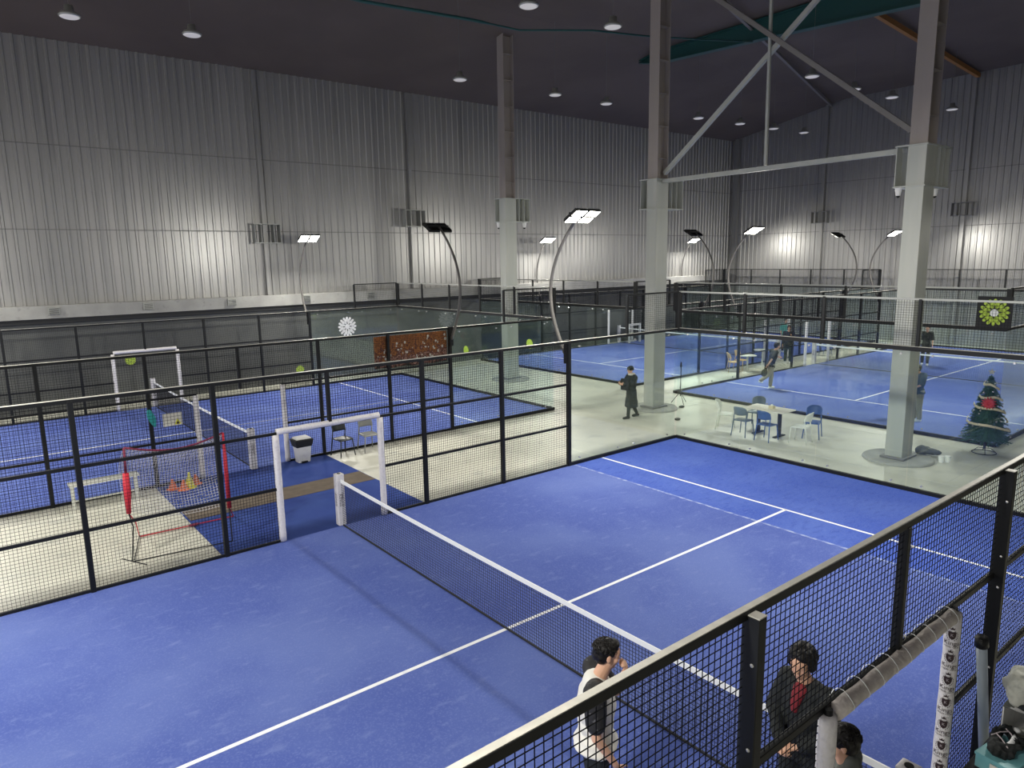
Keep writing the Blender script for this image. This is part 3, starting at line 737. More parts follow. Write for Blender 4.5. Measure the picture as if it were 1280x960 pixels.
# bench
t = thing('low_bench', 'low white framed bench beside the fence left of the goal', 'bench', (-3.1, 9.7, 0))
MB().box(-3.72, -2.42, 9.52, 9.82, .47, .52).build('seat', M['chairwhite'], t, bevel=.01)
for sx in (-3.66, -2.48):
    MB().bar((sx, 9.56, 0), (sx, 9.56, .47), .045).build('leg', M['chairwhite'], t); MB().bar((sx, 9.79, 0), (sx, 9.79, .47), .045).build('leg', M['chairwhite'], t)
MB().bar((-3.66, 9.79, .1), (-2.48, 9.79, .1), .03).build('stretcher', M['chairwhite'], t)
# waste bin
t = thing('waste_bin', 'white pedal waste bin with black liner beside the padded gate pole', 'waste bin', (1.30, 9.72, .012))
def sq(x, y, z, a, b, n=4): return [(x - a, y - b, z), (x + a, y - b, z), (x + a, y + b, z), (x - a, y + b, z)]
def sqloft(rs):
    m = MB(); vs = []
    for r in rs: vs += sq(*r)
    fs = [(3, 2, 1, 0), tuple(len(vs) - 4 + k for k in range(4))]
    for i in range(len(rs) - 1):
        for k in range(4): fs.append((4 * i + k, 4 * i + (k + 1) % 4, 4 * i + 4 + (k + 1) % 4, 4 * i + 4 + k))
    m.add(vs, fs); return m
sqloft([(1.30, 9.72, .012, .15, .12), (1.30, 9.72, .50, .19, .155)]).build('body', M['white'], t, bevel=.02)
sqloft([(1.30, 9.72, .42, .195, .16), (1.30, 9.72, .50, .215, .18), (1.30, 9.72, .60, .235, .2), (1.30, 9.72, .615, .22, .185)]).build('bin_liner', M['matte'], t, bevel=.015)
sqloft([(1.30, 9.72, .617, .20, .17), (1.30, 9.74, .655, .17, .14)]).build('lid', M['white'], t, bevel=.015)
MB().box(1.21, 1.36, 9.54, 9.60, .03, .06).build('pedal', M['black'], t)

# ------------------------------------------------------------------ chairs and table
def cafe_chair(m, legm=None):
    t = thing('cafe_chair', 'x', 'chair'); legm = legm or m
    s = MB(); vs = []; N = 7
    for layer in (0, -.022):
        for i in range(N):
            for j in range(N):
                u, v = i / (N - 1) * 2 - 1, j / (N - 1) * 2 - 1
                x, y = u * .21 * (1 - .10 * v * v), v * .21 * (1 - .05 * u * u); vs.append((x, y, .455 - .018 * (1 - u * u) * (1 - v * v) + layer + (-.015 if u > .9 else 0)))
    fs = []
    for i in range(N - 1):
        for j in range(N - 1):
            a = i * N + j; fs.append((a, a + N, a + N + 1, a + 1)); b = N * N + a; fs.append((b, b + 1, b + N + 1, b + N))
    for i in range(N - 1):
        for (a, b) in ((i, i + 1), ((N - 1) * N + i + 1, (N - 1) * N + i), ((i + 1) * N, i * N), (i * N + N - 1, (i + 1) * N + N - 1)): fs.append((a, b, b + N * N, a + N * N))
    s.add(vs, fs); s.build('seat', m, t, smooth=True, local=True)
    b = MB(); vs = []; W, H = 12, 6
    for layer in (0, .018):
        for i in range(W + 1):
            th = (i / W * 2 - 1) * 1.05
            for j in range(H + 1):
                k = j / H; z = .60 + (.25 - .07 * abs(i / W * 2 - 1) ** 3) * k + .02 * (1 - k) * abs(i / W * 2 - 1); r = .215 + layer
                vs.append((-.02 - r * math.cos(th) * 1.05 - .05 * k, r * math.sin(th), z))
    n1 = (W + 1) * (H + 1); fs = []
    for i in range(W):
        for j in range(H):
            a = i * (H + 1) + j; fs.append((a, a + 1, a + H + 2, a + H + 1)); c = n1 + a; fs.append((c, c + H + 1, c + H + 2, c + 1))
    for j in range(H): fs.append((j, n1 + j, n1 + j + 1, j + 1)); a = W * (H + 1) + j; fs.append((a, a + 1, n1 + a + 1, n1 + a))
    for i in range(W):
        a = i * (H + 1); fs.append((a, a + H + 1, n1 + a + H + 1, n1 + a)); a += H; fs.append((a, n1 + a, n1 + a + H + 1, a + H + 1))
    b.add(vs, fs); b.build('backrest', m, t, smooth=True, local=True)
    for sy in (-1, 1):
        MB().tube([(.19, sy * .17, .44), (.22, sy * .215, 0)], [.017, .013], 8).build('leg', legm, t, smooth=True, local=True)
        MB().tube([(-.15, sy * .185, .68), (-.19, sy * .185, .45), (-.25, sy * .215, 0)], [.013, .017, .013], 8).build('leg', legm, t, smooth=True, local=True)
        MB().tube([(-.18, sy * .17, .43), (.19, sy * .17, .43)], .013, 6).build('seat_rail', legm, t, local=True)
    return t
_ch = {}
def place_chair(mk, x, y, rz, lab, group, legm=None):
    if mk not in _ch: _ch[mk] = c = cafe_chair(M[mk], legm)
    else: c = copy_tree(_ch[mk])
    c.location = (x, y, 0); c.rotation_euler = (0, 0, rz); c['label'] = lab; c['group'] = group; return c
G = 'chairs around the cafe table'
place_chair('chairwhite', 11.92, 4.72, -PI / 2 + .45, 'white chair at the left end of the cafe table', G)
place_chair('chairgrey', 11.62, 3.95, .05, 'grey blue chair with its back to us, left of the bright blue one', G)
place_chair('chairgrey', 12.80, 4.3, PI + .2, 'dark grey blue chair on far side of the table, left', G)
place_chair('chairblue', 11.62, 3.22, 0, 'bright blue chair with its back to us at the near table side', G)
place_chair('chairblue', 12.75, 2.55, PI + .35, 'bright blue chair on the far side of the table, right', G)
place_chair('chairwhite', 12.05, 2.5, PI / 2 + .15, 'white chair at the right end of the cafe table', G)
t = thing('cafe_table', 'rectangular table with pale top and two black legs before glass wall', 'table', (12.2, 3.5, 0))
MB().box(11.86, 12.53, 2.92, 4.12, .72, .75).build('tabletop', M['tabletop'], t, bevel=.01)
for y in (3.2, 3.84):
    MB().box(12.16, 12.24, y - .04, y + .04, .03, .72).build('leg', M['matte'], t); MB().box(11.95, 12.45, y - .05, y + .05, 0, .03).build('foot', M['matte'], t, bevel=.005)
t = thing('tissue_box', 'small yellow and white tissue box on the cafe table', 'box', (12.2, 3.45, .751))
MB().box(12.14, 12.26, 3.38, 3.52, .751, .83).build('box', M['ribbon'], t, bevel=.005); MB().ell((12.2, 3.45, .84), (.03, .04, .03)).build('tissue', M['tape'], t)
place_chair('chairdark', 2.35, 9.62, -PI / 2 + .12, 'black chair standing beside the waste bin', 'chairs against the fence behind the gate')
place_chair('chairpale', 3.08, 9.62, -PI / 2 - .05, 'pale grey chair right of the black one', 'chairs against the fence behind the gate')
GY = 'chairs in the far corridor'
place_chair('chairyellow', 20.75, 10.45, -PI / 2 + .8, 'light wood coloured chair, left one in the corridor', GY)
place_chair('chairyellow', 21.45, 10.55, -PI / 2, 'light wood coloured chair, right one in the corridor', GY)
place_chair('chairblue', 28.2, 10.3, PI, 'dark blue chair in the corridor beyond the running player', GY)
def round_table(x, y, lab):
    t = thing('round_table', lab, 'table', (x, y, 0))
    MB().loft([(x, y, .72, .36, .36), (x, y, .745, .37, .37)], 24).build('tabletop', M['chairwhite'], t); MB().tube([(x, y, .02), (x, y, .72)], .035, 10).build('pedestal', M['chairwhite'], t)
    MB().loft([(x, y, 0, .24, .24), (x, y, .03, .2, .2)], 20).build('base', M['chairwhite'], t)
round_table(21.0, 9.95, 'round pale table in front of the light wood chairs')
round_table(23.0, 10.5, 'round white pedestal table right of the light wood chairs')

# ------------------------------------------------------------------ Christmas tree
TX, TY = 14.42, -1.02
t = thing('christmas_tree', 'decorated green Christmas tree before glass wall right of the steel column', 'Christmas tree', (TX, TY, 0))
rnd = random.Random(11); H0, H1 = .34, 1.98
nd = MB()
layers = 18
for L in range(layers):
    k = L / (layers - 1); z = H0 + (H1 - H0 - .12) * k; r = .47 * (1 - k) ** .85 + .04; n = int(10 + 24 * (1 - k))
    for i in range(n):
        a = 2 * PI * (i + rnd.random() * .6) / n; rr = r * rnd.uniform(.82, 1.12)
        p0 = V((TX, TY, z + .10)); tip = V((TX + rr * math.cos(a), TY + rr * math.sin(a), z - .03 + rnd.uniform(-.03, .03)))
        nd.tube([p0, p0.lerp(tip, .6), tip], [.008, .006, .003], 4)
        d = (tip - p0).normalized()
        for q_ in range(13):
            f = .35 + .65 * q_ / 12; b = p0.lerp(tip, f)
            for s in range(5):
                ax = V((rnd.uniform(-1, 1), rnd.uniform(-1, 1), rnd.uniform(-.6, 1))).normalized(); e = b + (ax + d * .8).normalized() * rnd.uniform(.04, .07)
                sd = d.cross(ax).normalized() * .007
                nd.add([b - sd, b + sd, e, b + V((0, 0, .007))], [(0, 1, 2), (0, 2, 3), (1, 3, 2), (0, 3, 1)])
nd.loft([(TX, TY, H0 + .02, .33, .33), (TX, TY, .9, .23, .23), (TX, TY, 1.4, .12, .12), (TX, TY, 1.85, .03, .03)], 14)
nd.build('foliage', M['needles'], t)
MB().tube([(TX, TY, .10), (TX, TY, .5)], .03, 10).build('trunk', M['matte'], t)
m = MB(); m.tube([(TX + .26 * math.cos(2 * PI * k / 28), TY + .26 * math.sin(2 * PI * k / 28), .012) for k in range(28)], .010, 6, closed=True)
for k in range(4):
    a = k * PI / 2 + .4; m.tube([(TX, TY, .12), (TX + .13 * math.cos(a), TY + .13 * math.sin(a), .13), (TX + .26 * math.cos(a), TY + .26 * math.sin(a), .015)], .008, 6)
m.build('stand', M['matte'], t)
def tr(z): 
    k = (z - H0) / (H1 - H0 - .12); return .47 * max(0, 1 - k) ** .85 + .05
rb = MB()
for (zs, ze, a0, a1) in ((.62, .86, 1.6, 5.6), (1.02, 1.25, 1.9, 5.9), (1.36, 1.46, 2.3, 5.6), (1.62, 1.78, 1.4, 5.6), (.98, .86, 4.6, 7.6)):
    n = 30; vs = []
    for i in range(n + 1):
        k = i / n; a = a0 + (a1 - a0) * k; z = ze + (zs - ze) * k - .03 * math.sin(PI * k * 3); r = tr(z) + .03 + .012 * math.sin(i * 2.1)
        for dz, dr in ((-.028, .01), (.028, 0), (.028, -.004), (-.028, .006)): vs.append((TX + (r + dr) * math.cos(a), TY + (r + dr) * math.sin(a), z + dz))
    fs = [(4 * i + j, 4 * i + (j + 1) % 4, 4 * i + 4 + (j + 1) % 4, 4 * i + 4 + j) for i in range(n) for j in range(4)] + [(0, 1, 2, 3), (4 * n + 3, 4 * n + 2, 4 * n + 1, 4 * n)]
    rb.add(vs, fs)
rb.build('ribbon', M['ribbon'], t, smooth=True)
ca = math.atan2(-6.99 - TY, -5.26 - TX)      # bow on the side seen from the hall
bx, by, bz = TX + (tr(1.3) + .05) * math.cos(ca), TY + (tr(1.3) + .05) * math.sin(ca), 1.30
bw = MB(); sx, sy = -math.sin(ca), math.cos(ca)
for k in range(14):
    a = 2 * PI * k / 14; u, w_ = math.cos(a), math.sin(a)
    R_ = Matrix(((sx * u, 0, 0), (0, 1, 0), (0, 0, 1)))
    p1 = V((bx + sx * u * .10, by + sy * u * .10, bz + w_ * .10)); bw.tube([(bx, by, bz), V((bx, by, bz)).lerp(p1, .7) + V((math.cos(ca), math.sin(ca), 0)) * .04, p1 + V((sx * u, sy * u, w_)) * .06], [.012, .032, .008], 7)
bw.ell((bx, by, bz), (.035, .035, .035)); bw.build('bow', M['redbow'], t, smooth=True)
for i in range(60):
    z = rnd.uniform(.42, 1.8); a = rnd.uniform(0, 2 * PI); r = tr(z) + .02
    MB().ell((TX + r * math.cos(a), TY + r * math.sin(a), z), (.020,) * 3, nu=8, nv=6).build('bauble', M['silver'], t, smooth=True)
st = MB(); q = []
for k in range(10):
    a = PI / 2 + k * PI / 5; r = .085 if k % 2 == 0 else .036; q.append((TX + sx * r * math.cos(a), TY + sy * r * math.cos(a), 2.03 + r * math.sin(a)))
nx, ny = math.cos(ca) * .015, math.sin(ca) * .015
st.add(q + [(TX + nx, TY + ny, 2.03), (TX - nx, TY - ny, 2.03)], [(k, (k + 1) % 10, 10) for k in range(10)] + [((k + 1) % 10, k, 11) for k in range(10)])
st.build('star', M['cap'], t)

# ------------------------------------------------------------------ small things on the concrete
t = thing('light_stand', 'slim black tripod stand right of the middle steel column', 'tripod', (13.85, 7.85, 0))
MB().tube([(13.85, 7.85, .25), (13.85, 7.85, 1.25)], .014, 8).build('pole', M['matte'], t)
for k in range(3):
    a = k * 2 * PI / 3; MB().tube([(13.85, 7.85, .42), (13.85 + .3 * math.cos(a), 7.85 + .3 * math.sin(a), .01)], .010, 6).build('leg', M['matte'], t)
MB().tube([(13.85, 7.85, 1.25), (13.85, 7.85, 1.42)], [.035, .02], 8).build('head', M['matte'], t)
tag(MB().ell((13.35, 7.4, .03), (.12, .08, .035)).build('dropped_glove', M['matte'], smooth=True), 'small dark glove on the floor beside the tripod stand', 'glove')
tag(MB().ell((11.8, 6.34, .03), (.11, .08, .035)).build('dark_cap', M['matte'], smooth=True), 'small dark cap lying on the concrete before the tripod stand', 'cap')
# bundle and paper cups at the footing of the right column
cb = MB(); 
for i in range(5): cb.ell((13.02 + .05 * i, -.12 - .07 * i, .15 - .012 * i), (.2 - .02 * i, .12, .10 - .01 * i))
bn = remeshed(cb, .02, 3, (.03, 9)); tag(bn.build('cloth_bundle', M['cloth_grey'], smooth=True), 'dark grey cloth bundle at the foot of the right steel column', 'cloth bundle')
for (x, y) in ((12.78, -.66), (12.88, -.76)):
    t = thing('paper_cup', 'small white cup standing by the cloth bundle at the column foot', 'cup', (x, y, 0), group='white cups at the column foot')
    MB().loft([(x, y, .0, .05, .05), (x, y, .14, .065, .065)], 16).build('body', M['tape'], t); MB().loft([(x, y, .141, .068, .068), (x, y, .155, .06, .06)], 16).build('lid', M['white'], t)
# security cameras under the brackets
def camera_unit(x, y, z, lab, s=1):
    t = thing('security_camera', lab, 'security camera', (x, y, z), group=None)
    MB().loft([(x, y, z - .04 * s, .075 * s, .075 * s), (x, y, z, .09 * s, .09 * s)], 16).build('mount', M['white'], t)
    MB().loft([(x, y, z - .20 * s, .055 * s, .055 * s), (x, y, z - .041 * s, .085 * s, .085 * s)], 16).build('housing', M['white'], t)
    MB().ell((x, y, z - .205 * s), (.05 * s,) * 3).build('dome', M['black'], t, smooth=True)
camera_unit(12.12, .50, 6.375, 'white dome camera left under the bracket of the right column', .85)
camera_unit(13.2, .14, 6.375, 'small white camera right under bracket of the right column', .8)
camera_unit(12.55, 16.05, 6.375, 'white camera left under the bracket of the far left column')
camera_unit(13.6, 15.7, 6.375, 'white camera right under the bracket of the far left column')
# small white goal frame beyond the far court
t = thing('mini_goal', 'small white goal frame seen left of the middle steel column', 'goal', (25.9, 20.6, 0))
for x in (25.45, 26.35): MB().bar((x, 20.6, .014), (x, 20.6, 1.0), .1).build('post', M['white'], t)
MB().bar((25.4, 20.6, 1.05), (26.4, 20.6, 1.05), .1).build('crossbar', M['white'], t)
MB().bar((25.45, 20.85, .06), (26.35, 20.85, .06), .05).build('rear_bar', M['white'], t)
# ball tube against the near fence
t = thing('ball_tube', 'translucent ball collecting tube with black cap leaning on near fence', 'ball tube', (1.5, -5.13, 0))
MB().tube([(1.78, -5.14, .02), (1.30, -5.13, 1.64)], .042, 14).build('tube', M['clearplastic'], t, smooth=True)
MB().tube([(1.31, -5.13, 1.62), (1.285, -5.13, 1.70)], [.055, .05], 14).build('cap', M['black'], t, smooth=True)
MB().bar((1.29, -5.13, 1.67), (1.20, -5.15, 1.70), .02).build('handle', M['black'], t)


# ------------------------------------------------------------------ bags on a trolley table outside the near fence
t = thing('side_table', 'small dark side table under bags outside the near fence', 'table', (1.65, -5.62, 0))
MB().box(.86, 2.35, -5.98, -5.22, .70, .74).build('tabletop', M['matte'], t, bevel=.01)
for x in (.92, 2.29):
    for y in (-5.92, -5.28): MB().bar((x, y, 0), (x, y, .70), .04).build('leg', M['matte'], t)
t = thing('teal_box', 'teal cardboard box on the side table beside the crest pole', 'box', (1.1, -5.42, .741))
def orient_box(cx, cy, z0, z1, a, b, rz):
    c, s = math.cos(rz), math.sin(rz); P = [(cx + x * c - y * s, cy + x * s + y * c) for x, y in ((-a, -b), (a, -b), (a, b), (-a, b))]
    return MB().add([(x, y, z0) for x, y in P] + [(x, y, z1) for x, y in P], [(3, 2, 1, 0), (4, 5, 6, 7), (0, 1, 5, 4), (1, 2, 6, 5), (2, 3, 7, 6), (3, 0, 4, 7)])
orient_box(1.12, -5.44, .741, .85, .20, .14, -.15).build('body', M['tealbox'], t, bevel=.006)
orient_box(1.12, -5.44, .851, .875, .207, .147, -.15).build('lid', M['tealbox'], t, bevel=.004)
orient_box(.905, -5.44, .775, .84, .003, .055, -.15).build('label_sticker', M['paper'], t)
# black racket bag / harness curled on the box
m = MB(); hr = random.Random(21)
for i in range(30):
    a = 2 * PI * i / 30; w_ = 1 + .16 * math.sin(2 * a + 1) + .08 * math.sin(5 * a)
    m.ell((1.17 + .15 * w_ * math.cos(a), -5.40 + .085 * w_ * math.sin(a), .915 + .025 * math.sin(3 * a)), (.03 + .03 * hr.random(), .025 + .02 * hr.random(), .025 + .025 * hr.random()), nu=10, nv=7)
for i in range(14): m.ell((1.06 + .022 * i, -5.34 - .03 * math.sin(i * .5), .93 + .012 * math.sin(i)), (.035, .03, .03), nu=10, nv=7)
for i in range(10): m.ell((1.03 + .012 * i, -5.36 - .018 * i, .95), (.03, .025, .022), nu=10, nv=7)
o = remeshed(m, .009, 2, (.010, 34)); t = thing('black_harness', 'black strap bag curled up on the teal box', 'bag', (1.17, -5.4, .876))
o.build('strap_ring', M['cloth_black'], t, smooth=True)
for (p0_, p1_) in (((1.05, -5.46, .955), (1.16, -5.34, .975)), ((1.12, -5.32, .965), (1.27, -5.40, .97)), ((1.2, -5.47, .95), (1.30, -5.37, .965))):
    MB().tube([p0_, V(p0_).lerp(V(p1_), .5) + V((0, 0, .012)), p1_], .005, 6).build('webbing', M['inkpale'], t)
m = MB()
for i in range(12): m.ell((1.26 + .012 * i, -5.46 - .018 * i, .93 - .006 * i), (.05, .045, .035), nu=10, nv=7)
remeshed(m, .012, 3, (.014, 20)).build('strap_tail', M['cloth_black'], t, smooth=True)
MB().tube([(1.08, -5.44, .955), (1.14, -5.46, .962), (1.22, -5.455, .958), (1.28, -5.44, .95)], [.012, .02, .02, .01], 10).build('white_tag', M['tape'], t, smooth=True)
MB().ell((1.40, -5.42, .93), (.03, .03, .02)).build('buckle', M['tape'], t, smooth=True)
m = MB()
for i in range(7): m.ell((1.22 + .05 * i, -5.62 + .01 * (i % 3), .78 + .012 * (i % 2)), (.06, .05, .045), nu=10, nv=7)
o = remeshed(m, .012, 2, (.03, 12)).build('crumpled_paper', M['tape'], smooth=False); tag(o, 'crumpled white paper lying in front of the teal box', 'paper')
t = thing('open_crate', 'white open crate with padel shoes inside at the right edge', 'crate', (1.8, -5.5, .741))
wl = MB(); x0_, x1_, y0_, y1_ = 1.42, 2.02, -5.85, -5.30
wl.box(x0_, x1_, y0_, y0_ + .012, .745, 1.08); wl.box(x0_, x1_, y1_ - .012, y1_, .745, 1.08); wl.box(x0_, x0_ + .012, y0_ + .012, y1_ - .012, .745, .86); wl.box(x1_ - .012, x1_, y0_ + .012, y1_ - .012, .745, 1.08)
wl.build('crate_wall', M['white'], t, bevel=.004); MB().box(x0_, x1_, y0_, y1_, .741, .7445).build('bottom', M['white'], t)
MB().box(x0_, x1_, y0_, y1_, 1.085, 1.10).build('shelf_lid', M['cloth_grey'], t, bevel=.004)
def shoe(x, y, z, rz, lab, m1, m2):
    t = thing('padel_shoe', lab, 'shoe', (x, y, z), rz, 'padel shoes in the crate')
    m = MB(); m.ell((.05, 0, .035), (.10, .042, .032)); m.ell((-.08, 0, .05), (.06, .036, .045)); m.ell((.0, 0, .05), (.09, .038, .04))
    remeshed(m, .008, 4).build('upper', m1, t, smooth=True, local=True)
    m = MB(); m.loft([(0, 0, 0, .145, .044), (0, 0, .018, .148, .046)], 24); m.build('sole', m2, t, local=True)
    m = MB()
    for k in range(5): m.tube([(.06 - .025 * k, -.022, .07 + .004 * k), (.06 - .025 * k, .022, .07 + .004 * k)], .004, 5)
    m.build('laces', M['tape'], t, local=True)
shoe(1.68, -5.45, .746, 2.2, 'pale grey padel shoe in the crate, nearest the fence', M['greybag'], M['paper'])
shoe(1.72, -5.66, .746, 2.0, 'pale grey padel shoe in the crate, nearest the camera', M['greybag'], M['lime'])
t = thing('grey_bag', 'bulging shiny grey bag on top of the crate at the right edge', 'bag', (1.66, -5.5, 1.101))
m = MB(); m.ell((1.58, -5.48, 1.25), (.19, .24, .14)); m.ell((1.60, -5.40, 1.31), (.14, .14, .09)); m.ell((1.62, -5.58, 1.2), (.16, .16, .10)); m.ell((1.5, -5.4, 1.2), (.12, .12, .09))
remeshed(m, .015, 4, (.022, 11)).build('body', M['greybag'], t, smooth=True)
m = MB(); m.tube([(1.42, -5.40, 1.15), (1.36, -5.50, 1.18), (1.38, -5.62, 1.15), (1.47, -5.70, 1.14)], [.02, .035, .05, .03], 10); m.build('dark_pocket', M['cloth_black'], t, smooth=True)
MB().tube([(1.54, -5.42, 1.38), (1.55, -5.48, 1.43), (1.58, -5.54, 1.38)], .009, 8).build('handle', M['matte'], t, smooth=True)
m = MB()
for i in range(4): m.tube([(1.40, -5.36 - .03 * i, 1.112 + .012 * i), (1.40, -5.48 - .03 * i, 1.115 + .012 * i), (1.44, -5.60 - .02 * i, 1.112 + .012 * i)], .009, 6)
m.build('straps', M['silver'], t)

# ------------------------------------------------------------------ people
# local frame: person faces +x, left is +y.  every joint is (x, y, z) in metres
def hand(mb, wrist, direction, palm_n, s=1, curl=.35, side=1):
    d = V(direction).normalized(); n = V(palm_n); n = (n - d * n.dot(d)).normalized(); w = d.cross(n) * side
    wr = V(wrist); pc = wr + d * .045 * s
    R_ = Matrix((d, w, n)).transposed()
    mb.ell(pc, (.050 * s, .040 * s, .016 * s), R_, 12, 8)
    for i, (off, L) in enumerate(((-.028, .068), (-.010, .078), (.009, .073), (.027, .058))):
        p = wr + d * .082 * s + w * off * s; ang = 0
        for k, (f, r) in enumerate(((.45, .0088), (.32, .0082), (.23, .0072))):
            ang += curl * (1 + .3 * k); q = p + (d * math.cos(ang) + n * math.sin(ang) + w * off * 1.2) .normalized() * L * f * s
            mb.cap(p, q, r * s, (r - .0006) * s, 8); p = q
    p = wr + d * .022 * s - w * .030 * s; q = p + (d * .6 - w * .7 + n * .25).normalized() * .036 * s; mb.cap(p, q, .011 * s, .0095 * s, 8)
    q2 = q + (d * .85 - w * .15 + n * .35).normalized() * .030 * s; mb.cap(q, q2, .0092 * s, .008 * s, 8)
def frame(yaw, pitch=0, roll=0):
    return Matrix.Rotation(yaw, 3, 'Z') @ Matrix.Rotation(pitch, 3, 'Y') @ Matrix.Rotation(roll, 3, 'X')
def head_pieces(mb, c, R_):
    c = V(c); e = lambda p, r: mb.ell(c + R_ @ V(p), r, R_, 16, 12)
    e((-.012, 0, .030), (.098, .076, .088)); e((.022, 0, -.045), (.062, .055, .070)); e((.045, 0, -.085), (.032, .034, .026))
    e((.060, 0, .02), (.034, .058, .052)); e((.083, 0, -.012), (.016, .012, .026)); e((.092, 0, -.030), (.015, .015, .010))
    e((.070, 0, -.062), (.018, .026, .014)); e((.060, .038, -.028), (.022, .020, .024)); e((.060, -.038, -.028), (.022, .020, .024))
    for s in (-1, 1): e((-.008, s * .078, -.008), (.018, .008, .031)); 
def face_parts(c, R_, body, near=True):
    c = V(c)
    for s in (-1, 1):
        MB().ell(c + R_ @ V((.083, s * .031, .004)), (.008, .013, .006), R_, 10, 7).build('eye', M['eye'], body, smooth=True)
        MB().ell(c + R_ @ V((.090, s * .032, .026)), (.006, .020, .004), R_ @ Matrix.Rotation(s * .12, 3, 'X'), 10, 6).build('eyebrow', M['hair'], body, smooth=True)
    MB().ell(c + R_ @ V((.086, 0, -.060)), (.007, .022, .006), R_, 10, 7).build('lips', M['lip'], body, smooth=True)
def make_hair(c, R_, style, parent, vox=.010, seed=1):
    c = V(c); m = MB(); rd = random.Random(seed)
    e = lambda p, r: m.ell(c + R_ @ V(p), r, R_, 18, 12)
    if style == 'short':
        e((-.024, 0, .046), (.108, .091, .092)); e((-.052, 0, -.002), (.075, .084, .080)); e((.045, 0, .098), (.045, .066, .028))
    elif style == 'curly':
        e((-.035, 0, .050), (.118, .108, .104)); e((-.095, 0, .01), (.085, .10, .10)); e((.03, .03, .095), (.07, .07, .05)); e((-.12, 0, -.06), (.06, .085, .07)); e((-.02, .08, .0), (.06, .035, .07)); e((-.02, -.08, .0), (.06, .035, .07))
    elif style == 'bob':
        e((-.024, 0, .044), (.108, .092, .092)); e((-.050, 0, -.03), (.078, .090, .10))
    elif style == 'cap':
        e((-.015, 0, .06), (.112, .094, .080)); e((-.03, 0, .03), (.10, .093, .07))
    b = remeshed(m, vox, 3, (.006, 30) if style != 'cap' else None)
    h = b
    n = 170 if style in ('short', 'curly') else 60
    if vox <= .010 and style != 'cap':
        for i in range(n):
            th = rd.uniform(0, 2 * PI); ph = rd.uniform(.0, 1.35)
            rr = V((math.cos(th) * math.cos(ph), math.sin(th) * math.cos(ph), math.sin(ph)))
            if rr.x > .75 and rr.z < .35: continue
            p = c + R_ @ (V((-.028, 0, .042)) + V((rr.x * .104, rr.y * .088, rr.z * .090)))
            tdir = R_ @ (V((rd.uniform(-.2, .9), rd.uniform(-.45, .45), rd.uniform(-.9, .1)))); tdir = tdir - (R_ @ rr) * tdir.dot(R_ @ rr) * .85
            if style == 'curly': tdir = R_ @ V((rd.uniform(-1, 1), rd.uniform(-1, 1), rd.uniform(-1, 1))) + (R_ @ rr) * .6
            tdir.normalize(); L = rd.uniform(.022, .042); out = (R_ @ rr) * .004
            h.tube([p - tdir * L * .3, p + tdir * L * .3 + out, p + tdir * L + out * .2], [.007, .006, .0015], 5)
    return h.build('hair' if style != 'cap' else 'knit_cap', M['hair'] if style != 'cap' else M['cloth_black'], parent, smooth=True)
def limb(mb, pts, rs, n=12):
    for i in range(len(pts) - 1): mb.cap(pts[i], pts[i + 1], rs[i], rs[i + 1], n)
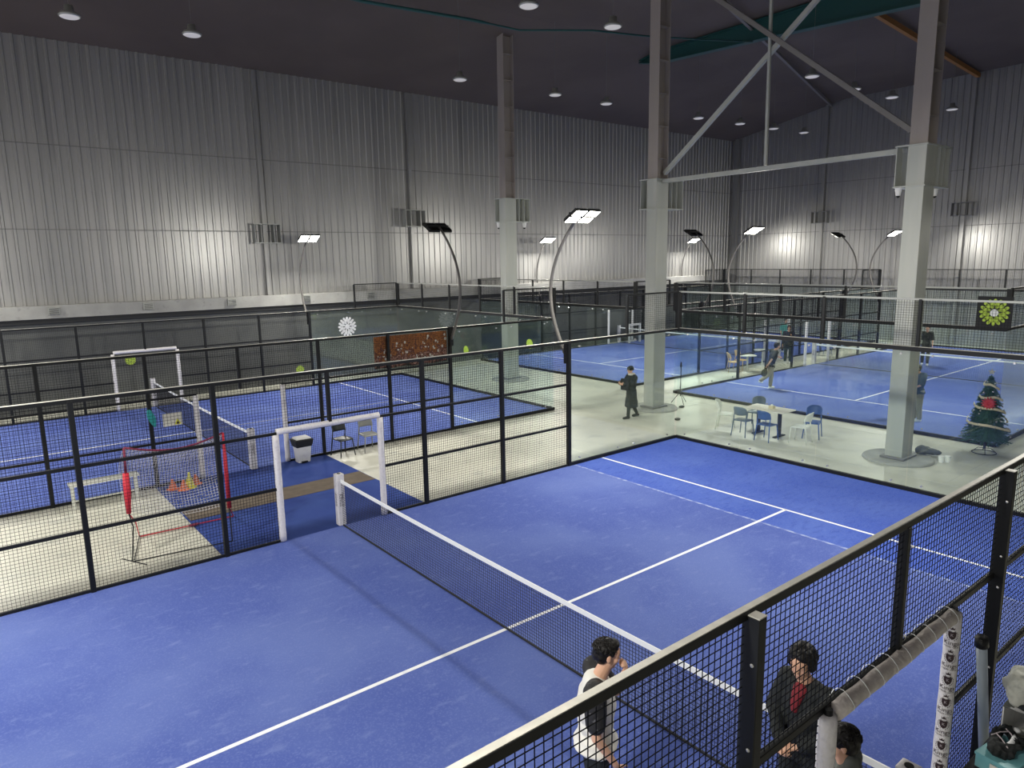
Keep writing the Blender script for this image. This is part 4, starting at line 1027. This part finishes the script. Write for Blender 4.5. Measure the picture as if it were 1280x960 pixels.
def person(lab, pos, yaw, J, clothes, hair='short', vox=.010, scale=1., head=(0, 0, 0), parts=None, hands=True, seed=1, shoes=None, skinm='skin', face=True):
    """J: pelvis, chest, neck, head, L/R shoulder, elbow, wrist, hip, knee, ankle"""
    t = thing('person', lab, 'person', pos, yaw); t.scale = (scale,) * 3
    t.rotation_euler = (0, 0, 0); t.scale = (1, 1, 1)
    Rz = Matrix.Rotation(yaw, 3, 'Z'); P0 = V(pos)
    W = {k: P0 + Rz @ (V(v) * scale) for k, v in J.items() if not k.endswith("curl")}
    dirv = lambda v: Rz @ V(v)
    s = scale; HR = frame(yaw + head[0], head[1], head[2])
    m = MB()
    def ringset(pairs):
        for (a, b, rx, ry) in pairs: pass
    # torso: chain of flattened ellipsoids oriented along the spine
    def torso(mb, grow=0, zlo=0., a='pelvis', b='chest', wide=1.):
        A, B = W['pelvis'], W['chest']; N_ = W['neck']; up = (N_ - A).normalized(); lat = (W['Lsh'] - W['Rsh']).normalized(); lat = (lat - up * lat.dot(up)).normalized(); fr = lat.cross(up)
        Rm = Matrix((fr, lat, up)).transposed(); g = grow
        mb.ell(A, (.105 * s + g, .155 * s * wide + g, .12 * s), Rm, 18, 12)
        mb.ell(A.lerp(B, .45), (.095 * s + g, .135 * s * wide + g, .14 * s), Rm, 18, 12)
        mb.ell(B - up * .02 * s, (.112 * s + g, .160 * s * wide + g, .16 * s + g), Rm, 18, 12)
        mb.ell(B.lerp(N_, .55), (.075 * s + g, .150 * s * wide + g, .075 * s + g), Rm, 18, 12)
        return Rm, up, lat, fr
    Rm, up, lat, fr = torso(m)
    limb(m, [W['neck'] - up * .05 * s, W['head'] - V((0, 0, .06)) * s], [.060 * s, .052 * s])
    if scale != 1: pass
    hm = MB(); head_pieces(hm, (0, 0, 0), HR); m.add([W['head'] + V(v) * s for v in hm.v], hm.f)
    for L in 'LR':
        limb(m, [W[L + 'sh'], W[L + 'el'], W[L + 'wr']], [.050 * s, .038 * s, .026 * s])
        d = (W[L + 'wr'] - W[L + 'el']).normalized(); pn = J.get(L + 'palm'); pn = dirv(pn) if pn else -lat * (1 if L == 'L' else -1)
        hd_ = dirv(J[L + 'hand']) if L + 'hand' in J else d
        hand(m, W[L + 'wr'] + d * .01, hd_, pn, s * (1.0 if vox < .012 else 1.1), J.get(L + 'curl', .35), 1 if L == 'L' else -1)
        limb(m, [W[L + 'hip'], W[L + 'kn'], W[L + 'an']], [.085 * s, .055 * s, .038 * s])
        ft = W[L + 'an'] + dirv(J.get(L + 'foot', (1, 0, 0))) * .12 * s; ft.z = W[L + 'an'].z - .045 * s
        limb(m, [W[L + 'an'] - V((0, 0, .035)) * s, ft], [.036 * s, .030 * s])
    body = remeshed(m, min(vox, .009) if hands and vox < .011 else vox, 3).build('body', M[skinm], t, smooth=True)
    hs = MB()
    if face: face_parts(W['head'], HR if scale == 1 else HR, body)
    make_hair(W['head'], HR, hair, body, vox, seed)
    for cl in clothes:
        kind, mt = cl[0], cl[1]; o = cl[2] if len(cl) > 2 else {}
        c_ = MB(); g = o.get('g', .018); amp = o.get('amp', .008)
        if kind in ('top', 'jacket'):
            torso(c_, g, wide=o.get('wide', 1.0)); hem = o.get('hem', 0)
            A = W['pelvis']
            if hem: 
                n = 4
                for i in range(1, n + 1): c_.ell(A - up * hem * i / n, (.108 * s + g + .008 * i, .155 * s + g + .008 * i, .06), Rm, 18, 10)
            for L in 'LR':
                k = o.get('sleeve', .6); sh, el, wr = W[L + 'sh'], W[L + 'el'], W[L + 'wr']; gs = o.get('gs', g)
                if k <= 1: limb(c_, [sh, sh.lerp(el, k)], [.056 * s + gs, .044 * s + gs * 1.2])
                else: limb(c_, [sh, el, el.lerp(wr, k - 1)], [.056 * s + gs, .045 * s + gs, .034 * s + gs])
                limb(c_, [W['neck'] - up * .06 * s, sh], [.055 * s + g * .5, .052 * s + gs])
            if o.get('collar'): limb(c_, [W['neck'] - up * .04 * s, W['neck'] + up * .025 * s], [.072 * s, .066 * s])
        elif kind == 'trousers':
            c_.ell(W['pelvis'] - V((0, 0, .02)), (.108 * s + g, .158 * s + g, .10 * s), Rm, 18, 12)
            for L in 'LR':
                k = o.get('len', 1.9); hp, kn, an = W[L + 'hip'], W[L + 'kn'], W[L + 'an']
                if k <= 1: limb(c_, [hp, hp.lerp(kn, k)], [.090 * s + g, .075 * s + g * 1.4])
                else: limb(c_, [hp, kn, kn.lerp(an, k - 1)], [.090 * s + g, .062 * s + g, .048 * s + g])
        elif kind == 'coat':
            torso(c_, g); A = W['pelvis']; n = 8; Ln = o.get('len', .5)
            for i in range(n + 1):
                k = i / n; c_.ell(A - V((0, 0, Ln * k)) * s, (.115 * s + g + .05 * k, .155 * s + g + .05 * k, .06), Rm, 18, 10)
            for L in 'LR':
                limb(c_, [W[L + 'sh'], W[L + 'el'], W[L + 'wr'].lerp(W[L + 'el'], .1)], [.066 * s + g, .054 * s + g, .044 * s + g]); limb(c_, [W['neck'] - up * .05 * s, W[L + 'sh']], [.06 * s, .06 * s])
        elif kind == 'scarf':
            for i in range(12):
                a = 2 * PI * i / 12; c_.ell(W['neck'] + up * .035 * s + fr * .075 * math.cos(a) + lat * .085 * math.sin(a), (.04, .04, .045), None, 10, 8)
        elif kind == 'shoes':
            for L in 'LR':
                q = dirv(J.get(L + 'foot', (1, 0, 0))); a = W[L + 'an'].copy(); b = a + q * .15 * s; b.z = a.z - .045 * s
                limb(c_, [a - V((0, 0, .03)) - q * .02, b], [.048 * s, .040 * s])
        elif kind == 'patch':                      # coloured inset lying over another garment
            L = o['side']; sh, el = W[L + 'sh'], W[L + 'el']; gs = o.get('gs', .03)
            limb(c_, [sh + up * .015, sh.lerp(el, o.get('k', .62))], [.062 * s + gs, .050 * s + gs]); limb(c_, [W['neck'] - up * .035 * s + (sh - W['neck']) * .45, sh + up * .012], [.052 * s + gs, .066 * s + gs])
        elif kind == 'placket':
            B = W['chest']; a0 = W['neck'] + fr * .080 * s - up * .03; a1 = B + fr * (.118 * s + .018) + up * .03
            for k in range(7):
                q = a0.lerp(a1, k / 6) + fr * .018 * math.sin(PI * k / 6); c_.ell(q, (.034, (.060 - .005 * k) * s, .045), Rm, 14, 10)
        remeshed(c_, o.get('vox', max(vox, .011)), 3, (amp, o.get('sc', 9))).build(cl[3] if len(cl) > 3 else kind, M[mt], t, smooth=True)
    return t, W, Rz
def base_pose(**k):
    J = dict(pelvis=(0, 0, .95), chest=(0, 0, 1.25), neck=(-.01, 0, 1.45), head=(.03, 0, 1.62), Lsh=(-.01, .175, 1.40), Rsh=(-.01, -.175, 1.40), Lel=(-.03, .23, 1.12), Rel=(-.03, -.23, 1.12),
             Lwr=(.05, .24, .88), Rwr=(.05, -.24, .88), Lhip=(0, .095, .90), Rhip=(0, -.095, .90), Lkn=(.02, .10, .49), Rkn=(.02, -.10, .49), Lan=(-.02, .11, .08), Ran=(-.02, -.11, .08))
    J.update(k); return J

# man with hand at his mouth, seen from behind the near fence
person('person in white shirt with black shoulders, one hand raised to the mouth', (-1.46, -3.26, 0), math.radians(-44),
       base_pose(head=(.085, .0, 1.635), neck=(.01, 0, 1.455), Rel=(.0, -.235, 1.09), Rwr=(.14, -.20, .86), Lel=(.17, .21, 1.19), Lwr=(.225, .075, 1.45), Lhand=(.02, -.45, 1), Lpalm=(-1, -.2, 0), Lcurl=.75, Rcurl=.3),
       [('top', 'shirtwhite', dict(g=.044, gs=.012, sleeve=.3, hem=.05, amp=.016, sc=7, wide=1.04), 'shirt'),
        ('patch', 'shirtblack', dict(side='R', gs=.032, amp=.006, k=.66), 'black_sleeve'), ('patch', 'shirtblack', dict(side='L', gs=.032, amp=.006, k=.66), 'black_sleeve'),
        ('trousers', 'cloth_black', dict(g=.012, len=.8), 'shorts'), ('shoes', 'tape', {}, 'shoes')], 'short', vox=.008, scale=1.08, head=(math.radians(14), .16, 0), seed=3)
# woman in black jacket with dark red shirt
person('person in black jacket over dark red shirt, hands clasped, looking left', (-.16, -4.38, 0), math.radians(172),
       base_pose(head=(.06, -.02, 1.55), neck=(.0, 0, 1.39), chest=(0, 0, 1.20), pelvis=(-.03, 0, .92), Lsh=(-.01, .17, 1.34), Rsh=(-.01, -.17, 1.34), Lel=(.05, .24, 1.08), Rel=(.05, -.24, 1.08), Lwr=(.22, .08, .98), Rwr=(.24, -.03, .95),
                 Lhand=(.6, -.7, -.1), Rhand=(.5, .75, -.2), Lpalm=(-.5, -.2, -1), Rpalm=(-.5, 0, 1), Lcurl=.5, Rcurl=.55),
       [('jacket', 'cloth_black', dict(g=.036, gs=.024, sleeve=1.75, hem=.12, amp=.014), 'jacket'), ('placket', 'cloth_red', dict(amp=.004), 'red_shirt'),
        ('trousers', 'cloth_black', dict(g=.02), 'trousers'), ('shoes', 'matte', {}, 'shoes')], 'curly', vox=.008, scale=1.10, head=(math.radians(18), .14, 0), seed=5)
# person in the gateway, head and shoulders
person('person with short black hair in dark hooded jacket at the bottom edge', (-.75, -5.0, 0), math.radians(112),
       base_pose(head=(.05, 0, 1.60)), [('jacket', 'cloth_grey', dict(g=.036, gs=.026, sleeve=1.9, hem=.12, amp=.014, collar=True), 'jacket'), ('trousers', 'cloth_black', dict(g=.02), 'trousers'), ('shoes', 'matte', {}, 'shoes')],
       'short', vox=.008, head=(math.radians(12), .1, 0), seed=9)
# woman in long black coat
person('person in long black coat and pale fur collar walking beside the middle column', (11.0, 7.5, 0), math.radians(163),
       base_pose(head=(.05, 0, 1.50), neck=(0, 0, 1.34), chest=(0, 0, 1.16), pelvis=(0, 0, .88), Lsh=(-.01, .16, 1.29), Rsh=(-.01, -.16, 1.29), Lel=(.10, .22, 1.06), Rel=(.12, -.22, 1.06), Lwr=(.33, .14, 1.10), Rwr=(.34, -.10, 1.12),
                 Lhip=(0, .09, .84), Rhip=(0, -.09, .84), Lkn=(.14, .09, .46), Rkn=(-.08, -.09, .45), Lan=(.17, .09, .08), Ran=(-.27, -.09, .09)),
       [('coat', 'cloth_black', dict(g=.035, len=.5, amp=.012), 'coat'), ('scarf', 'fur', dict(amp=.012, sc=20), 'fur_collar'), ('trousers', 'cloth_black', dict(g=.005), 'leggings'), ('shoes', 'matte', {}, 'boots')],
       'cap', vox=.013, head=(0, .25, 0), seed=2)
tag(MB().box(10.62, 10.70, 7.28, 7.62, .92, 1.28).build('black_tote', M['cloth_black'], bevel=.03), 'black tote held in front by the walking person', 'bag')
# running player
t_, W_, Rz_ = person('person in black top and khaki trousers running on the back court', (18.35, 7.25, 0), math.radians(-28),
       base_pose(head=(.22, 0, 1.60), neck=(.13, 0, 1.45), chest=(.09, 0, 1.25), pelvis=(0, 0, .96), Lsh=(.11, .18, 1.40), Rsh=(.09, -.18, 1.39), Lel=(.20, .30, 1.18), Lwr=(.40, .26, 1.15), Rel=(-.14, -.30, 1.18), Rwr=(-.28, -.30, .98),
                 Lkn=(.10, .10, .52), Lan=(.06, .10, .08), Rkn=(-.14, -.10, .56), Ran=(-.48, -.10, .34), Rfoot=(.6, 0, -.6)),
       [('top', 'cloth_black', dict(g=.03, sleeve=.85, hem=.1), 'top'), ('trousers', 'cloth_khaki', dict(g=.02, len=1.92), 'trousers'), ('shoes', 'tape', {}, 'shoes')], 'short', vox=.014, seed=4)
def racket(lab, a, d, n, m='matte'):
    a = V(a); d = V(d).normalized(); n = V(n); n = (n - d * n.dot(d)).normalized(); w_ = d.cross(n)
    t = thing('padel_racket', lab, 'racket', a)
    MB().tube([a, a + d * .16], .014, 8).build('grip', M['black'], t)
    c = a + d * .31; R_ = Matrix((d, w_, n)).transposed(); h = MB(); h.ell(c, (.15, .125, .018), R_, 20, 8); h.build('racket_face', M[m], t, smooth=True)
    return t
racket('dark padel racket held back by the running player', W_['Rwr'] + V((-.04, -.02, -.03)), Rz_ @ V((-.5, -.1, -.8)), Rz_ @ V((0, 1, 0)))
t_, W_, Rz_ = person('person in dark top and pale trousers mostly hidden behind the right column', (16.75, 1.50, 0), math.radians(150),
       base_pose(head=(.10, 0, 1.58), Lel=(.10, .25, 1.14), Lwr=(.32, .2, 1.05), Rel=(-.08, -.27, 1.14), Rwr=(.1, -.3, .95)),
       [('top', 'cloth_darkgreen', dict(g=.03, sleeve=.9, hem=.08), 'top'), ('trousers', 'cloth_khaki', dict(g=.02), 'trousers'), ('shoes', 'tape', {}, 'shoes')], 'short', vox=.015, seed=6)
person('person far back on the court with only dark leg and white shoe visible', (28.3, 5.8, 0), math.radians(200),
       base_pose(Lan=(.22, .1, .08), Lkn=(.14, .1, .5)), [('top', 'cloth_black', dict(g=.03, sleeve=.9), 'top'), ('trousers', 'cloth_black', dict(g=.015), 'trousers'), ('shoes', 'tape', {}, 'shoes')], 'short', vox=.017, seed=7)
person('person in turquoise shirt standing in the corridor behind the back courts', (27.9, 12.3, 0), math.radians(-120),
       base_pose(), [('top', 'turq', dict(g=.03, sleeve=.8, hem=.08), 'shirt'), ('trousers', 'cloth_black', dict(g=.015), 'trousers'), ('shoes', 'tape', {}, 'shoes')], 'short', vox=.017, seed=8)
person('person in dark blue clothes standing by the fence beyond the running player', (24.6, 10.2, 0), math.radians(-150),
       base_pose(Lel=(.12, .24, 1.16), Lwr=(.30, .16, 1.28)), [('top', 'cloth_black', dict(g=.03, sleeve=1.8, hem=.08), 'top'), ('trousers', 'cloth_darkgreen', dict(g=.015), 'trousers'), ('shoes', 'tape', {}, 'shoes')], 'bob', vox=.017, seed=10)

# ------------------------------------------------------------------ world, camera
w = bpy.data.worlds.new('world'); SC.world = w; w.use_nodes = True  # even fill light added, entering by the unbuilt left end
w.node_tree.nodes['Background'].inputs[0].default_value = (1, .97, .94, 1); w.node_tree.nodes['Background'].inputs[1].default_value = .75
cd = bpy.data.cameras.new('camera'); cam = bpy.data.objects.new('camera', cd); COL.objects.link(cam); SC.camera = cam
cam.location = (-5.257, -6.992, 4.946)
a, b, c = math.radians(51.4705), math.radians(-10.0732), math.radians(-1.0035)
f = V((math.cos(b) * math.cos(a), math.cos(b) * math.sin(a), math.sin(b))); r = V((math.sin(a), -math.cos(a), 0)); u = r.cross(f)
r2 = r * math.cos(c) + u * math.sin(c); u2 = -r * math.sin(c) + u * math.cos(c)
cam.rotation_euler = Matrix((r2, u2, -f)).transposed().to_euler()
cd.sensor_width = 36; cd.lens = 883.37 / 1280 * 36; cd.clip_start = .05; cd.clip_end = 200
vs = SC.view_settings; vs.view_transform = 'Standard'; vs.look = 'None'; vs.gamma = 1; vs.use_curve_mapping = False; vs.exposure = .15
